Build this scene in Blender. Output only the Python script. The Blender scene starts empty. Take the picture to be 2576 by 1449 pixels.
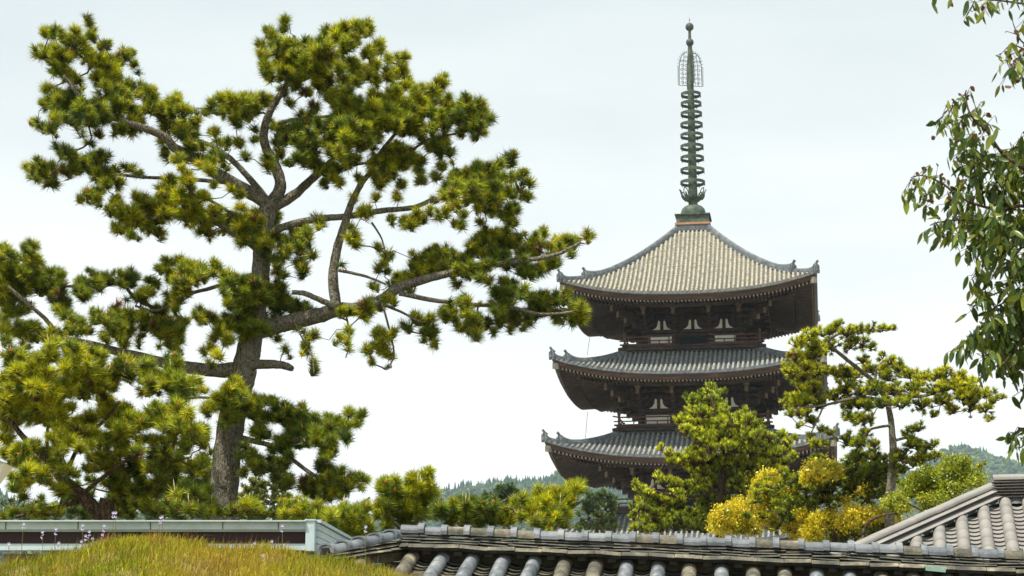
SUNE=5.0; EXPO=0.28; HAZE=0.00012
import bpy, math, random
import numpy as np
from mathutils import Vector, Matrix
rnd = random.Random(7)
R = math.radians
scene = bpy.context.scene
COL = scene.collection
# ---------------------------------------------------------------- camera model
F = 4800.0; PITCH = R(11.95); CAMZ = 1.6
cp, sp = math.cos(PITCH), math.sin(PITCH)
def at(px, py, Y):
    xc = (px-1288.0)/F; yc = (724.5-py)/F
    dy = cp - yc*sp; dz = sp + yc*cp
    t = Y/dy
    return Vector((xc*t, Y, CAMZ+dz*t))
def mpp(Y): return Y/F      # metres per picture unit at distance Y
# ---------------------------------------------------------------- mesh builder
class MB:
    def __init__(s): s.v=[]; s.f=[]; s.m=[]; s.M=Matrix.Identity(4)
    def add(s, vs, fs, m=0):
        b=len(s.v); M=s.M
        s.v += [tuple(M @ Vector(p)) for p in vs]
        s.f += [tuple(b+i for i in f) for f in fs]
        s.m += [m]*len(fs)
    def box(s, c, d, rz=0, m=0, rx=0, ry=0):
        hx,hy,hz=d[0]/2,d[1]/2,d[2]/2
        T=Matrix.Translation(Vector(c))@Matrix.Rotation(rz,4,'Z')@Matrix.Rotation(ry,4,'Y')@Matrix.Rotation(rx,4,'X')
        vs=[T@Vector((x,y,z)) for z in(-hz,hz) for y in(-hy,hy) for x in(-hx,hx)]
        s.add(vs,[(0,2,3,1),(4,5,7,6),(0,1,5,4),(2,6,7,3),(0,4,6,2),(1,3,7,5)],m)
    def beam(s, a, b, w, h, m=0, up=(0,0,1)):
        a=Vector(a); b=Vector(b); d=(b-a).normalized(); u=Vector(up)
        r=d.cross(u)
        if r.length<1e-5: r=Vector((1,0,0))
        r.normalize(); u=r.cross(d).normalized()
        vs=[p+r*x*w/2+u*y*h/2 for p in(a,b) for x,y in((-1,-1),(1,-1),(1,1),(-1,1))]
        s.add(vs,[(3,2,1,0),(4,5,6,7),(0,1,5,4),(1,2,6,5),(2,3,7,6),(3,0,4,7)],m)
    def tube(s, pts, rs, n=8, m=0, cap=True):
        pts=[Vector(p) for p in pts]; N=len(pts)
        if not hasattr(rs,'__len__'): rs=[rs]*N
        vs=[]; ref=None
        for i,p in enumerate(pts):
            d=(pts[min(i+1,N-1)]-pts[max(i-1,0)]).normalized()
            if ref is None:
                ref=Vector((0,0,1)) if abs(d.z)<.9 else Vector((1,0,0))
            x=(ref-d*ref.dot(d)).normalized(); y=d.cross(x); ref=x
            vs+=[p+(x*math.cos(2*math.pi*k/n)+y*math.sin(2*math.pi*k/n))*rs[i] for k in range(n)]
        fs=[(i*n+k,i*n+(k+1)%n,(i+1)*n+(k+1)%n,(i+1)*n+k) for i in range(N-1) for k in range(n)]
        if cap: fs+=[tuple(range(n-1,-1,-1)),tuple((N-1)*n+k for k in range(n))]
        s.add(vs,fs,m)
    def lathe(s, prof, n=24, c=(0,0,0), m=0):
        vs=[]; 
        for r,z in prof:
            vs+=[(c[0]+r*math.cos(2*math.pi*k/n),c[1]+r*math.sin(2*math.pi*k/n),c[2]+z) for k in range(n)]
        fs=[(i*n+k,i*n+(k+1)%n,(i+1)*n+(k+1)%n,(i+1)*n+k) for i in range(len(prof)-1) for k in range(n)]
        s.add(vs,fs,m)
    def poly(s, pts, ext, m=0):     # planar outline, extruded by vector ext
        n=len(pts); e=Vector(ext); pts=[Vector(p) for p in pts]
        vs=pts+[p+e for p in pts]
        s.add(vs,[tuple(range(n-1,-1,-1)),tuple(range(n,2*n))]+[(i,(i+1)%n,n+(i+1)%n,n+i) for i in range(n)],m)
    def build(s, name, mats, parent=None, smooth=False):
        me=bpy.data.meshes.new(name); me.from_pydata(s.v,[],s.f)
        if not isinstance(mats,(list,tuple)): mats=[mats]
        for x in mats: me.materials.append(x)
        me.polygons.foreach_set('material_index',s.m)
        if smooth: me.polygons.foreach_set('use_smooth',[True]*len(s.f))
        me.update()
        o=bpy.data.objects.new(name,me); COL.objects.link(o)
        if parent: o.parent=parent
        return o
def npmesh(name, V, T, mats, parent=None, mi=None, col=None, smooth=False):
    """V (n,3), T (k,c) uniform faces; col per-vertex rgb"""
    me=bpy.data.meshes.new(name)
    V=np.asarray(V,dtype=np.float32); T=np.asarray(T,dtype=np.int32); k,c=T.shape
    me.vertices.add(len(V)); me.vertices.foreach_set('co',V.ravel())
    me.loops.add(k*c); me.loops.foreach_set('vertex_index',T.ravel())
    me.polygons.add(k); me.polygons.foreach_set('loop_start',np.arange(0,k*c,c,dtype=np.int32))
    me.polygons.foreach_set('loop_total',np.full(k,c,dtype=np.int32))
    for x in mats: me.materials.append(x)
    if mi is not None: me.polygons.foreach_set('material_index',np.asarray(mi,dtype=np.int32))
    if smooth: me.polygons.foreach_set('use_smooth',[True]*k)
    if col is not None:
        a=me.color_attributes.new('Col','FLOAT_COLOR','POINT')
        a.data.foreach_set('color',np.hstack([col,np.ones((len(col),1))]).astype(np.float32).ravel())
    me.update(calc_edges=True)
    o=bpy.data.objects.new(name,me); COL.objects.link(o)
    if parent: o.parent=parent
    return o
def tag(o,label=None,cat=None,group=None,kind=None):
    if label: o['label']=label
    if cat: o['category']=cat
    if group: o['group']=group
    if kind: o['kind']=kind
    return o
def empty(name,loc,rz=0):
    e=bpy.data.objects.new(name,None); COL.objects.link(e); e.location=loc; e.rotation_euler=(0,0,rz)
    e.empty_display_size=.3
    return e
WORLD_PARTS=[]      # (object, root) pairs modelled in world space
def under(o,root):  # parent a world-space mesh to a root without moving it
    o.parent=root
    o.matrix_parent_inverse=(Matrix.Translation(root.location)@Matrix.Rotation(root.rotation_euler.z,4,'Z')).inverted()
    return o
# ---------------------------------------------------------------- materials
def newmat(name):
    m=bpy.data.materials.new(name); m.use_nodes=True; nt=m.node_tree; nt.nodes.clear()
    out=nt.nodes.new('ShaderNodeOutputMaterial')
    return m,nt,out
def ramp(nt,fac,stops,mode='LINEAR'):
    r=nt.nodes.new('ShaderNodeValToRGB'); r.color_ramp.interpolation=mode
    el=r.color_ramp.elements
    while len(el)<len(stops): el.new(.5)
    for e,(p,c) in zip(el,stops): e.position=p; e.color=(*c,1)
    nt.links.new(fac,r.inputs[0]); return r.outputs[0]
def noise(nt,scale,detail=5,rough=.6,vec=None,stretch=None):
    n=nt.nodes.new('ShaderNodeTexNoise'); n.inputs['Scale'].default_value=scale
    n.inputs['Detail'].default_value=detail; n.inputs['Roughness'].default_value=rough
    tc=nt.nodes.new('ShaderNodeTexCoord')
    v=tc.outputs['Object']
    if stretch:
        mp=nt.nodes.new('ShaderNodeMapping'); mp.inputs['Scale'].default_value=stretch
        nt.links.new(v,mp.inputs[0]); v=mp.outputs[0]
    nt.links.new(v,n.inputs['Vector']); return n.outputs['Fac']
def mixc(nt,fac,a,b,mode='MIX'):
    x=nt.nodes.new('ShaderNodeMix'); x.data_type='RGBA'; x.blend_type=mode
    if hasattr(fac,'links'): nt.links.new(fac,x.inputs[0])
    else: x.inputs[0].default_value=fac
    for s,v in((6,a),(7,b)):
        if hasattr(v,'links'): nt.links.new(v,x.inputs[s])
        else: x.inputs[s].default_value=(*v,1)
    return x.outputs[2]
def finish(m,nt,out,col,rough=.8,bump=None,bs=.3,bd=.02,metal=0,spec=.3):
    b=nt.nodes.new('ShaderNodeBsdfPrincipled')
    if hasattr(col,'links'): nt.links.new(col,b.inputs['Base Color'])
    else: b.inputs['Base Color'].default_value=(*col,1)
    if hasattr(rough,'links'): nt.links.new(rough,b.inputs['Roughness'])
    else: b.inputs['Roughness'].default_value=rough
    b.inputs['Metallic'].default_value=metal; b.inputs['Specular IOR Level'].default_value=spec
    if bump is not None:
        bp=nt.nodes.new('ShaderNodeBump'); bp.inputs['Strength'].default_value=bs; bp.inputs['Distance'].default_value=bd
        nt.links.new(bump,bp.inputs['Height']); nt.links.new(bp.outputs[0],b.inputs['Normal'])
    nt.links.new(b.outputs[0],out.inputs[0]); return m
def m_noise(name,stops,scale,rough=.8,detail=6,stretch=None,bs=.3,bd=.02,spec=.3,metal=0,nr=.65,scale2=None,mul=None):
    m,nt,out=newmat(name)
    f=noise(nt,scale,detail,nr,stretch=stretch)
    c=ramp(nt,f,stops)
    if scale2:
        f2=noise(nt,scale2,4,.6); c2=ramp(nt,f2,mul); c=mixc(nt,1.0,c,c2,'MULTIPLY')
    return finish(m,nt,out,c,rough,f,bs,bd,metal,spec)
def m_leaf(name,trans=.35,rough=.5,spec=.25,tint=(1,1,1)):
    m,nt,out=newmat(name)
    a=nt.nodes.new('ShaderNodeAttribute'); a.attribute_name='Col'
    c=mixc(nt,1.0,a.outputs['Color'],tint,'MULTIPLY')
    b=nt.nodes.new('ShaderNodeBsdfPrincipled'); b.inputs['Roughness'].default_value=rough
    b.inputs['Specular IOR Level'].default_value=spec
    nt.links.new(c,b.inputs['Base Color'])
    t=nt.nodes.new('ShaderNodeBsdfTranslucent'); nt.links.new(c,t.inputs['Color'])
    x=nt.nodes.new('ShaderNodeMixShader'); x.inputs[0].default_value=trans
    nt.links.new(b.outputs[0],x.inputs[1]); nt.links.new(t.outputs[0],x.inputs[2])
    nt.links.new(x.outputs[0],out.inputs[0]); return m
M={}
M['tile_old']=m_noise('weathered_tile',[(.3,(.15,.16,.155)),(.42,(.27,.27,.24)),(.5,(.40,.38,.31)),(.58,(.50,.45,.34)),(.7,(.38,.27,.15))],3.4,rough=.75,scale2=9,mul=[(.35,(.6,.62,.64)),(.6,(1,1,1))])
M['tile_dark']=m_noise('slate_tile',[(.3,(.08,.09,.10)),(.5,(.15,.17,.185)),(.7,(.28,.28,.25))],3.0,rough=.7,scale2=16,mul=[(.35,(.7,.7,.7)),(.6,(1,1,1))])
M['pan_tile']=m_noise('pan_tile',[(.3,(.07,.07,.06)),(.5,(.19,.17,.12)),(.7,(.30,.26,.17))],6.0,rough=.8)
M['wood']=m_noise('old_timber',[(.3,(.032,.023,.018)),(.5,(.064,.044,.033)),(.68,(.115,.076,.055))],2.2,rough=.85,stretch=(1,1,3),scale2=.5,mul=[(.35,(.65,.65,.65)),(.65,(1,1,1))])
M['wood_red']=m_noise('red_timber',[(.3,(.038,.026,.020)),(.55,(.072,.046,.034)),(.72,(.17,.085,.055))],1.6,rough=.85,stretch=(.5,.5,4))
M['wood_grey']=m_noise('grey_timber',[(.3,(.16,.15,.12)),(.6,(.33,.30,.24))],3,rough=.85)
M['plaster']=m_noise('lime_plaster',[(.3,(.72,.70,.59)),(.6,(.88,.87,.78))],1.8,rough=.9,bs=.05)
M['bronze']=m_noise('green_bronze',[(.3,(.03,.042,.032)),(.5,(.07,.10,.068)),(.64,(.13,.165,.105)),(.76,(.27,.27,.18))],2.6,rough=.62,scale2=9,mul=[(.3,(.6,.6,.6)),(.6,(1,1,1))],spec=.4)
M['bronze_dark']=m_noise('dark_bronze',[(.3,(.025,.028,.028)),(.6,(.07,.075,.068)),(.75,(.13,.13,.11))],3,rough=.55,spec=.5)
M['clay']=m_noise('clay_band',[(.3,(.35,.17,.10)),(.7,(.5,.27,.16))],3)
M['void']=m_noise('dark_opening',[(.3,(.01,.013,.015)),(.7,(.02,.025,.028))],2)
# ================================================================ CAMERA, LIGHT, SKY
cam=bpy.data.cameras.new('camera'); co=bpy.data.objects.new('camera',cam); COL.objects.link(co)
co.location=(0,0,CAMZ); co.rotation_euler=(math.pi/2+PITCH,0,0)
cam.sensor_width=36; cam.lens=36*F/2576; cam.clip_start=.1; cam.clip_end=20000
cam.dof.use_dof=True; cam.dof.focus_distance=60; cam.dof.aperture_fstop=16.0
scene.camera=co
SUN_EL=R(66); SUN_AZ=R(224)     # azimuth measured clockwise from +Y: behind-left of the camera
sd=Vector((math.sin(SUN_AZ)*math.cos(SUN_EL),math.cos(SUN_AZ)*math.cos(SUN_EL),math.sin(SUN_EL)))
sl=bpy.data.lights.new('sun','SUN'); sl.energy=SUNE; sl.angle=R(.7); sl.color=(1,.945,.84)
so=bpy.data.objects.new('sun',sl); COL.objects.link(so); so.rotation_euler=sd.to_track_quat('Z','Y').to_euler()
w=bpy.data.worlds.new('World'); scene.world=w; w.use_nodes=True; nt=w.node_tree; nt.nodes.clear()
sky=nt.nodes.new('ShaderNodeTexSky'); sky.sky_type='NISHITA'; sky.sun_disc=False
sky.sun_elevation=SUN_EL; sky.sun_rotation=SUN_AZ; sky.air_density=1.2; sky.dust_density=2.5
tc=nt.nodes.new('ShaderNodeTexCoord')
mp=nt.nodes.new('ShaderNodeMapping'); mp.inputs['Scale'].default_value=(1.2,1.2,5.0); mp.inputs['Rotation'].default_value=(0,R(8),0)
nz=nt.nodes.new('ShaderNodeTexNoise'); nz.inputs['Scale'].default_value=2.6; nz.inputs['Detail'].default_value=6; nz.inputs['Roughness'].default_value=.5
nt.links.new(tc.outputs['Generated'],mp.inputs[0]); nt.links.new(mp.outputs[0],nz.inputs['Vector'])
sx=nt.nodes.new('ShaderNodeSeparateXYZ'); nt.links.new(tc.outputs['Generated'],sx.inputs[0])
# thin bright cloud veil, densest towards the horizon
mr=nt.nodes.new('ShaderNodeMapRange'); mr.inputs[1].default_value=.12; mr.inputs[2].default_value=.42; mr.inputs[3].default_value=.98; mr.inputs[4].default_value=.76
nt.links.new(sx.outputs[2],mr.inputs[0])
nm=nt.nodes.new('ShaderNodeMapRange'); nm.inputs[1].default_value=.35; nm.inputs[2].default_value=.65; nm.inputs[3].default_value=-.12; nm.inputs[4].default_value=.05
nt.links.new(nz.outputs[0],nm.inputs[0])
ad=nt.nodes.new('ShaderNodeMath'); ad.operation='ADD'; ad.use_clamp=True; nt.links.new(mr.outputs[0],ad.inputs[0]); nt.links.new(nm.outputs[0],ad.inputs[1])
mx=nt.nodes.new('ShaderNodeMix'); mx.data_type='RGBA'; nt.links.new(ad.outputs[0],mx.inputs[0])
nt.links.new(sky.outputs[0],mx.inputs[6]); 
g1_=nt.nodes.new('ShaderNodeMapRange'); g1_.inputs[1].default_value=.10; g1_.inputs[2].default_value=.37; nt.links.new(sx.outputs[2],g1_.inputs[0])
cg=nt.nodes.new('ShaderNodeMix'); cg.data_type='RGBA'; cg.inputs[6].default_value=(10.9,11.0,10.5,1); cg.inputs[7].default_value=(7.9,8.5,8.3,1)
nt.links.new(g1_.outputs[0],cg.inputs[0]); nt.links.new(cg.outputs[2],mx.inputs[7])
bg=nt.nodes.new('ShaderNodeBackground'); bg.inputs[1].default_value=.10; nt.links.new(mx.outputs[2],bg.inputs[0])
wo=nt.nodes.new('ShaderNodeOutputWorld'); nt.links.new(bg.outputs[0],wo.inputs[0])
vs=scene.view_settings; vs.view_transform='Standard'; vs.look='None'; vs.exposure=EXPO; vs.gamma=1; vs.use_curve_mapping=False
scene.cycles.use_denoising=True; scene.cycles.max_bounces=6; scene.cycles.diffuse_bounces=3; scene.cycles.transmission_bounces=4
scene.cycles.volume_bounces=0
# ================================================================ GROUND AND HILLS
M['ground']=m_noise('earth_ground',[(.3,(.07,.075,.035)),(.5,(.14,.13,.08)),(.7,(.2,.18,.12))],.15,rough=1)
M['hill']=m_noise('hill_green',[(.3,(.05,.08,.025)),(.5,(.09,.13,.035)),(.7,(.14,.17,.05))],.02,rough=1)
g=MB(); g.add([(-6000,-300,0),(6000,-300,0),(6000,6000,0),(-6000,6000,0)],[(0,1,2,3)]); tag(g.build('ground',M['ground']),kind='structure')
def gauss(v,a,b): return math.exp(-((v-a)/b)**2)
def ridge(name,Y,prof,depth,seed):
    """prof: list of (px, py) silhouette points at distance Y"""
    r=random.Random(seed); px=[p[0] for p in prof]; py=[p[1] for p in prof]
    nx,ny=160,26; V=[];
    for j in range(ny):
        q=j/(ny-1); yy=Y-depth*(1-q)*1.0 if q<1 else Y
        for i in range(nx):
            x=px[0]+(px[-1]-px[0])*i/(nx-1)
            pz=at(x,np.interp(x,px,py)+15,Y)
            h=pz.z*(q**.8)*(1+.05*math.sin(x*.02+j*.9)+.04*math.sin(x*.053+j*.5)*(1-q))
            V.append((pz.x*yy/Y if False else pz.x,yy,h if q>0 else -2))
    # back side falls away
    for i in range(nx): V.append((V[(ny-1)*nx+i][0],Y+depth*.8,-2))
    T=[(j*nx+i,j*nx+i+1,(j+1)*nx+i+1,(j+1)*nx+i) for j in range(ny) for i in range(nx-1)]
    o=npmesh(name,V,T,[M['hill']],smooth=True); tag(o,kind='structure')
    return np.array(V).reshape(ny+1,nx,3)
M['wood_far']=m_leaf('far_foliage',.0,.9,.05)
def forest(name,grid,n,size,seed,conif,label):
    r=np.random.default_rng(seed); ny,nx,_=grid.shape
    # icosahedron-like lump
    t=(1+5**.5)/2
    ic=np.array([(-1,t,0),(1,t,0),(-1,-t,0),(1,-t,0),(0,-1,t),(0,1,t),(0,-1,-t),(0,1,-t),(t,0,-1),(t,0,1),(-t,0,-1),(-t,0,1)],float); ic/=np.linalg.norm(ic[0])
    fc=np.array([(0,11,5),(0,5,1),(0,1,7),(0,7,10),(0,10,11),(1,5,9),(5,11,4),(11,10,2),(10,7,6),(7,1,8),(3,9,4),(3,4,2),(3,2,6),(3,6,8),(3,8,9),(4,9,5),(2,4,11),(6,2,10),(8,6,7),(9,8,1)])
    V=[];T=[];C=[]
    for k in range(n):
        j=ny-2-abs(r.normal())*ny*.28; j=max(6,j); i=r.uniform(0,nx-1.01)
        a,b=int(j),int(i); fa,fb=j-a,i-b
        p=(grid[a,b]*(1-fa)*(1-fb)+grid[min(a+1,ny-2),b]*fa*(1-fb)+grid[a,b+1]*(1-fa)*fb+grid[min(a+1,ny-2),b+1]*fa*fb)
        s=size*r.uniform(.6,1.3)
        if r.random()<conif:
            col=np.array((.03,.055,.03))*r.uniform(.7,1.4)
            for q in range(4):
                w=s*.62*(1-q*.22); m=7; z0=p[2]+s*.5*q; ang=np.linspace(0,2*np.pi,m,endpoint=False)+r.uniform(0,3)
                b0=len(V); V+=[(p[0]+w*np.cos(x)*r.uniform(.7,1.2),p[1]+w*np.sin(x),z0) for x in ang]; V.append((p[0],p[1],z0+s*.85))
                T+=[(b0+x,b0+(x+1)%m,b0+m) for x in range(m)]; C+=[col*r.uniform(.8,1.2)]*(m+1)
        else:
            base=np.array((.10,.14,.03)) if r.random()<.45 else np.array((.055,.09,.03)); base=base*r.uniform(.6,1.3)
            for q in range(3):
                b0=len(V); off=r.normal(size=3)*s*.3; sc=s*.55*r.uniform(.7,1.1,3)
                vv=ic*sc*r.uniform(.8,1.25,(12,1))+p+off+(0,0,s*.45)
                V+=list(map(tuple,vv)); T+=[tuple(f) for f in fc+b0]; C+=[base*r.uniform(.8,1.2)]*12
    o=npmesh(name,V,T,[M['wood_far']],col=np.array(C)); tag(o,label,'woodland',kind='stuff')
def hill(*a,forest_n=2500,size=9,conif=.3,label=''):
    gd=ridge(*a); forest('hillside_wood',gd,forest_n,size,a[-1],conif,label)
hill('hill_far',2400,[(900,1330),(1010,1290),(1100,1252),(1160,1245),(1210,1238),(1250,1222),(1285,1212),(1320,1200),(1370,1195),(1420,1190),(1470,1192),(1550,1205),(1700,1240),(1900,1300)],900,3,forest_n=9000,size=6,conif=.3,label='hazy blue wooded hillside behind the left eaves of the pagoda')
hill('hill_right',2700,[(2000,1250),(2150,1200),(2290,1165),(2360,1146),(2420,1141),(2470,1150),(2530,1161),(2600,1166),(2750,1190),(2900,1230)],900,4,forest_n=8000,size=5.5,conif=.12,label='hazy green wooded hill at the far right behind the grey tiled roof')
hill('hill_left',1500,[(-300,1225),(-100,1236),(0,1243),(50,1247),(110,1262),(200,1280),(420,1290),(600,1300),(800,1312)],500,5,forest_n=4500,size=4.5,conif=.2,label='pale green wooded hill glimpsed under the left pine')
if HAZE:
    m,nt,out=newmat('haze_air'); pv=nt.nodes.new('ShaderNodeVolumePrincipled')
    pv.inputs['Color'].default_value=(.66,.84,1,1); pv.inputs['Density'].default_value=HAZE; pv.inputs['Anisotropy'].default_value=.1
    nt.links.new(pv.outputs[0],out.inputs['Volume'])
    hz=MB(); hz.box((0,2700,200),(12400,6800,420)); 
    tag(hz.build('haze',m),'thin pale blue air haze','haze',kind='stuff')
# ================================================================ BLUE-GREY METAL CLAD HUT
M['fascia']=m_noise('painted_metal',[(.3,(.50,.61,.63)),(.6,(.58,.69,.70)),(.75,(.62,.72,.73))],1.2,rough=.5,bs=.03,scale2=9,mul=[(.3,(.86,.86,.84)),(.55,(1,1,1))])
M['maroon']=m_noise('maroon_panel',[(.3,(.028,.014,.013)),(.7,(.045,.022,.02))],2,rough=.6)
M['hutwall']=m_noise('hut_wall',[(.3,(.20,.17,.12)),(.7,(.3,.26,.2))],2)
HY=19.0
def X(px,Y,py=1350): return at(px,py,Y).x
def Z(py,Y): return at(1288,py,Y).z
hut=empty('flat_roofed_hut',(X(400,HY),HY,0)); tag(hut,'flat roofed hut with light blue-grey metal fascia and a maroon band, behind the grass mound','building')
xl,xr=X(-60,HY),X(770,HY); q=1/F*HY
h=MB(); h.box(((xl+xr)/2,HY+.05,(Z(1313,HY)+Z(1332,HY))/2),(xr-xl,.12,(1332-1313)*q))
h.box(((xl+xr)/2,HY+.09,(Z(1332,HY)+Z(1336,HY))/2),(xr-xl,.1,5*q))
h.box(((xl+xr)/2,HY+.05,(Z(1368,HY)+Z(1384,HY))/2),(xr-xl,.12,16*q))
h.box(((xl+xr)/2,HY-.005,(Z(1313,HY))+.004),(xr-xl+.0,.16,.012))
x0=xl
for s in (14,196,378,560,700): h.box((X(s,HY),HY-.013,(Z(1313,HY)+Z(1332,HY))/2),(.006,.01,(1332-1313)*q*.96),0,1)
under(h.build('fascia_rail',[M['fascia'],M['maroon']]),hut)
h=MB(); h.box(((xl+xr)/2,HY+.10,(Z(1336,HY)+Z(1368,HY))/2),(xr-xl,.06,32*q)); under(h.build('maroon_band',M['maroon']),hut)
h=MB(); xc=X(781,HY); h.box((xc,HY+.04,(Z(1311,HY)+Z(1386,HY))/2),(22*q,.18,75*q))
h.box((xc,HY+.04,Z(1311,HY)+.008),(27*q,.2,.014)); under(h.build('corner_trim',M['fascia']),hut)
h=MB(); A=Vector((X(792,HY),HY+.1,0)); Bp=Vector((X(900,HY+3.1,1365),HY+3.1,0))
zt_=Z(1314,HY); zb_=Z(1384,HY)
for k in range(4):
    za=zt_-(zt_-zb_)*(k/4)-.004; zc=zt_-(zt_-zb_)*((k+1)/4)+.004
    h.beam(A+Vector((0,0,(za+zc)/2)),Bp+Vector((0,0,(za+zc)/2)),.05,za-zc,0)
h.beam(A+Vector((-.03,0,(zt_+zb_)/2)),Bp+Vector((-.03,0,(zt_+zb_)/2)),.05,zt_-zb_,0)
h.beam(A+Vector((0,0,zt_+.02)),Bp+Vector((0,0,zt_+.02)),.1,.03,0)
under(h.build('side_fascia',[M['fascia']]),hut)
h=MB(); h.box(((xl+xr)/2,HY+1.7,zt_-.05),(xr-xl-.06,3.2,.08)); under(h.build('flat_roof',M['hutwall']),hut)
h=MB(); h.box(((xl+xr)/2-.1,HY+1.8,(zb_)/2),(xr-xl-.5,2.6,zb_)); under(h.build('hut_wall',M['hutwall']),hut)
# ================================================================ TILED ROOFS IN FRONT
M['oldgrey']=m_noise('aged_grey_tile',[(.28,(.06,.068,.075)),(.45,(.125,.14,.153)),(.58,(.20,.218,.232)),(.70,(.29,.27,.21)),(.8,(.44,.40,.30))],3.2,rough=.5,scale2=22,mul=[(.3,(.7,.7,.68)),(.5,(1,1,1))],spec=.45,bs=.25)
M['lichen']=m_noise('lichened_tile',[(.3,(.05,.052,.044)),(.45,(.105,.10,.078)),(.58,(.20,.178,.128)),(.70,(.42,.37,.26))],4.5,rough=.8,scale2=26,mul=[(.3,(.6,.6,.55)),(.5,(1,1,1))],bs=.5)
M['moss_shade']=m_noise('mossy_shaded_edge',[(.3,(.012,.013,.010)),(.5,(.028,.029,.023)),(.66,(.06,.06,.037)),(.78,(.13,.11,.06))],9,rough=.9)  # mossy tile fronts; deep shadow between courses is also put into the colour
M['darkcourse']=m_noise('dark_course_tile',[(.3,(.04,.042,.04)),(.5,(.10,.10,.085)),(.64,(.18,.165,.12)),(.74,(.34,.30,.2))],7,rough=.85,bs=.5)
M['mud']=m_noise('old_mud',[(.3,(.03,.027,.02)),(.5,(.09,.075,.045)),(.7,(.17,.14,.07))],8,rough=1,bs=.8)
M['newtile']=m_noise('pale_grey_tile',[(.25,(.21,.198,.18)),(.5,(.275,.26,.238)),(.75,(.33,.312,.285))],2.5,rough=.65,scale2=30,mul=[(.3,(.93,.93,.93)),(.6,(1,1,1))],bs=.06,spec=.3)
M['newdark']=m_noise('dark_filler_tile',[(.3,(.07,.075,.08)),(.7,(.11,.115,.12))],4,rough=.6)
M['coping']=m_noise('earthen_wall',[(.3,(.45,.40,.30)),(.7,(.55,.5,.4))],1.5)
M['copper']=m_noise('verdigris_sheet',[(.3,(.20,.33,.26)),(.7,(.32,.45,.36))],8,rough=.6)
# frame for the wall: ridge axis e (right), down-slope d (towards camera)
e0=Vector((1,-.127,0)).normalized(); 
def jit(a): return rnd.uniform(-a,a)
WA=at(1012,1392,18.4); WB=at(2640,1462,17.62)         # base line of the ridge (roll tops) left -> right
e=(WB-WA); L=e.length; eu=e.normalized()
dn=Vector((-.127,-1,-.32)).normalized(); up=eu.cross(dn).normalized()
if up.z<0: up=-up
u_=mpp(18)                                            # one picture unit in metres here
wall=empty('tile_roofed_wall',(WA+WB)/2-Vector((0,0,((WA+WB)/2).z))); tag(wall,'old earthen wall capped with weathered, lichened grey tiles, running right from the grass mound','wall')
Z3=Vector((0,0,1))
rt=MB(); pn=MB()
# rolls
nroll=int(L/(79*u_))+1
def roll(mb,a,d,length,r,n=8,seg=.24,m=0,jt=.004):
    side=d.cross(Z3).normalized(); nn=side.cross(d).normalized()
    if nn.z<0: nn=-nn
    K=10; k=int(length/seg)+1
    for i in range(k):
        s0=i*seg; s1=min(length,s0+seg+.015)
        r0=r*.985+jit(jt*.3); r1=r*1.03+jit(jt*.3); o=side*jit(jt)+nn*jit(jt)
        vs=[]
        for s,rr in((s0,r0),(s1,r1),(s1,r1-.018)):
            c=a+d*s+o
            vs+=[c+side*math.cos(math.pi*q/K)*rr+nn*(math.sin(math.pi*q/K)*rr*1.05) for q in range(K+1)]
        mb.add(vs,[(z*(K+1)+q,z*(K+1)+q+1,(z+1)*(K+1)+q+1,(z+1)*(K+1)+q) for z in(0,1) for q in range(K)],m)
def pans(mb,a,d,side,w,length,step=.115,m=0,sag=.035,th=.016,jt=.004,mu=1):
    nn=side.cross(d).normalized()
    if nn.z<0: nn=-nn
    k=int(length/step)+1; K=6
    for i in range(k):
        s0=i*step; s1=s0+step*1.25; o=nn*jit(jt)+side*jit(jt)
        vs=[]
        for s,lift in((s0,0.0),(s1,.028),(s1,.028-th)):
            for q in range(K+1):
                x=(q/K-.5)*2
                vs.append(a+d*s+side*(x*w/2)+nn*(lift-sag*(1-x*x))+o)
        mb.add(vs,[(q,q+1,K+1+q+1,K+1+q) for q in range(K)],m)
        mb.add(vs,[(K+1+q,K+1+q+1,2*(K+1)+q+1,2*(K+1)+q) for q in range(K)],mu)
sidew=dn.cross(Z3).normalized()
if sidew.x<0: sidew=-sidew
offs=[]
s=.10
while s<L+.5: offs.append(s); s+=79*u_+jit(.006)
LEN=1.25
for s in offs:
    a=WA+eu*s-dn*.16-up*.035
    roll(rt,a,dn,LEN+.2,.068,m=0 if rnd.random()<.6 else 1)
for i,s in enumerate(offs):
    sm=s+79*u_/2
    pans(pn,WA+eu*sm-dn*.14-up*.055,dn,sidew,79*u_-.09,LEN+.16,m=0,jt=.006)
pans(pn,WA+eu*(offs[0]-79*u_/2)-up*.055,dn,sidew,79*u_-.09,LEN,m=0)
# left hip: shorter rolls below the hip line
HB=at(818,1400,17.75); HB.z-=.02
hipd=(HB-WA)
for k in range(1,4):
    q=k*79*u_/abs(hipd.dot(eu)) if abs(hipd.dot(eu))>0 else 1
    if q>1: continue
    a=WA+hipd*q-up*.05
    roll(rt,a,dn,LEN*(1-q)*1.0+.1,.068,m=k%2)
    pans(pn,a-eu*.15,dn,sidew,79*u_-.09,LEN*(1-q)+.05)
under(rt.build('roll_tiles',[M['oldgrey'],M['lichen']],None,True),wall)
under(pn.build('pan_tiles',[M['lichen'],M['moss_shade']]),wall)
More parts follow.
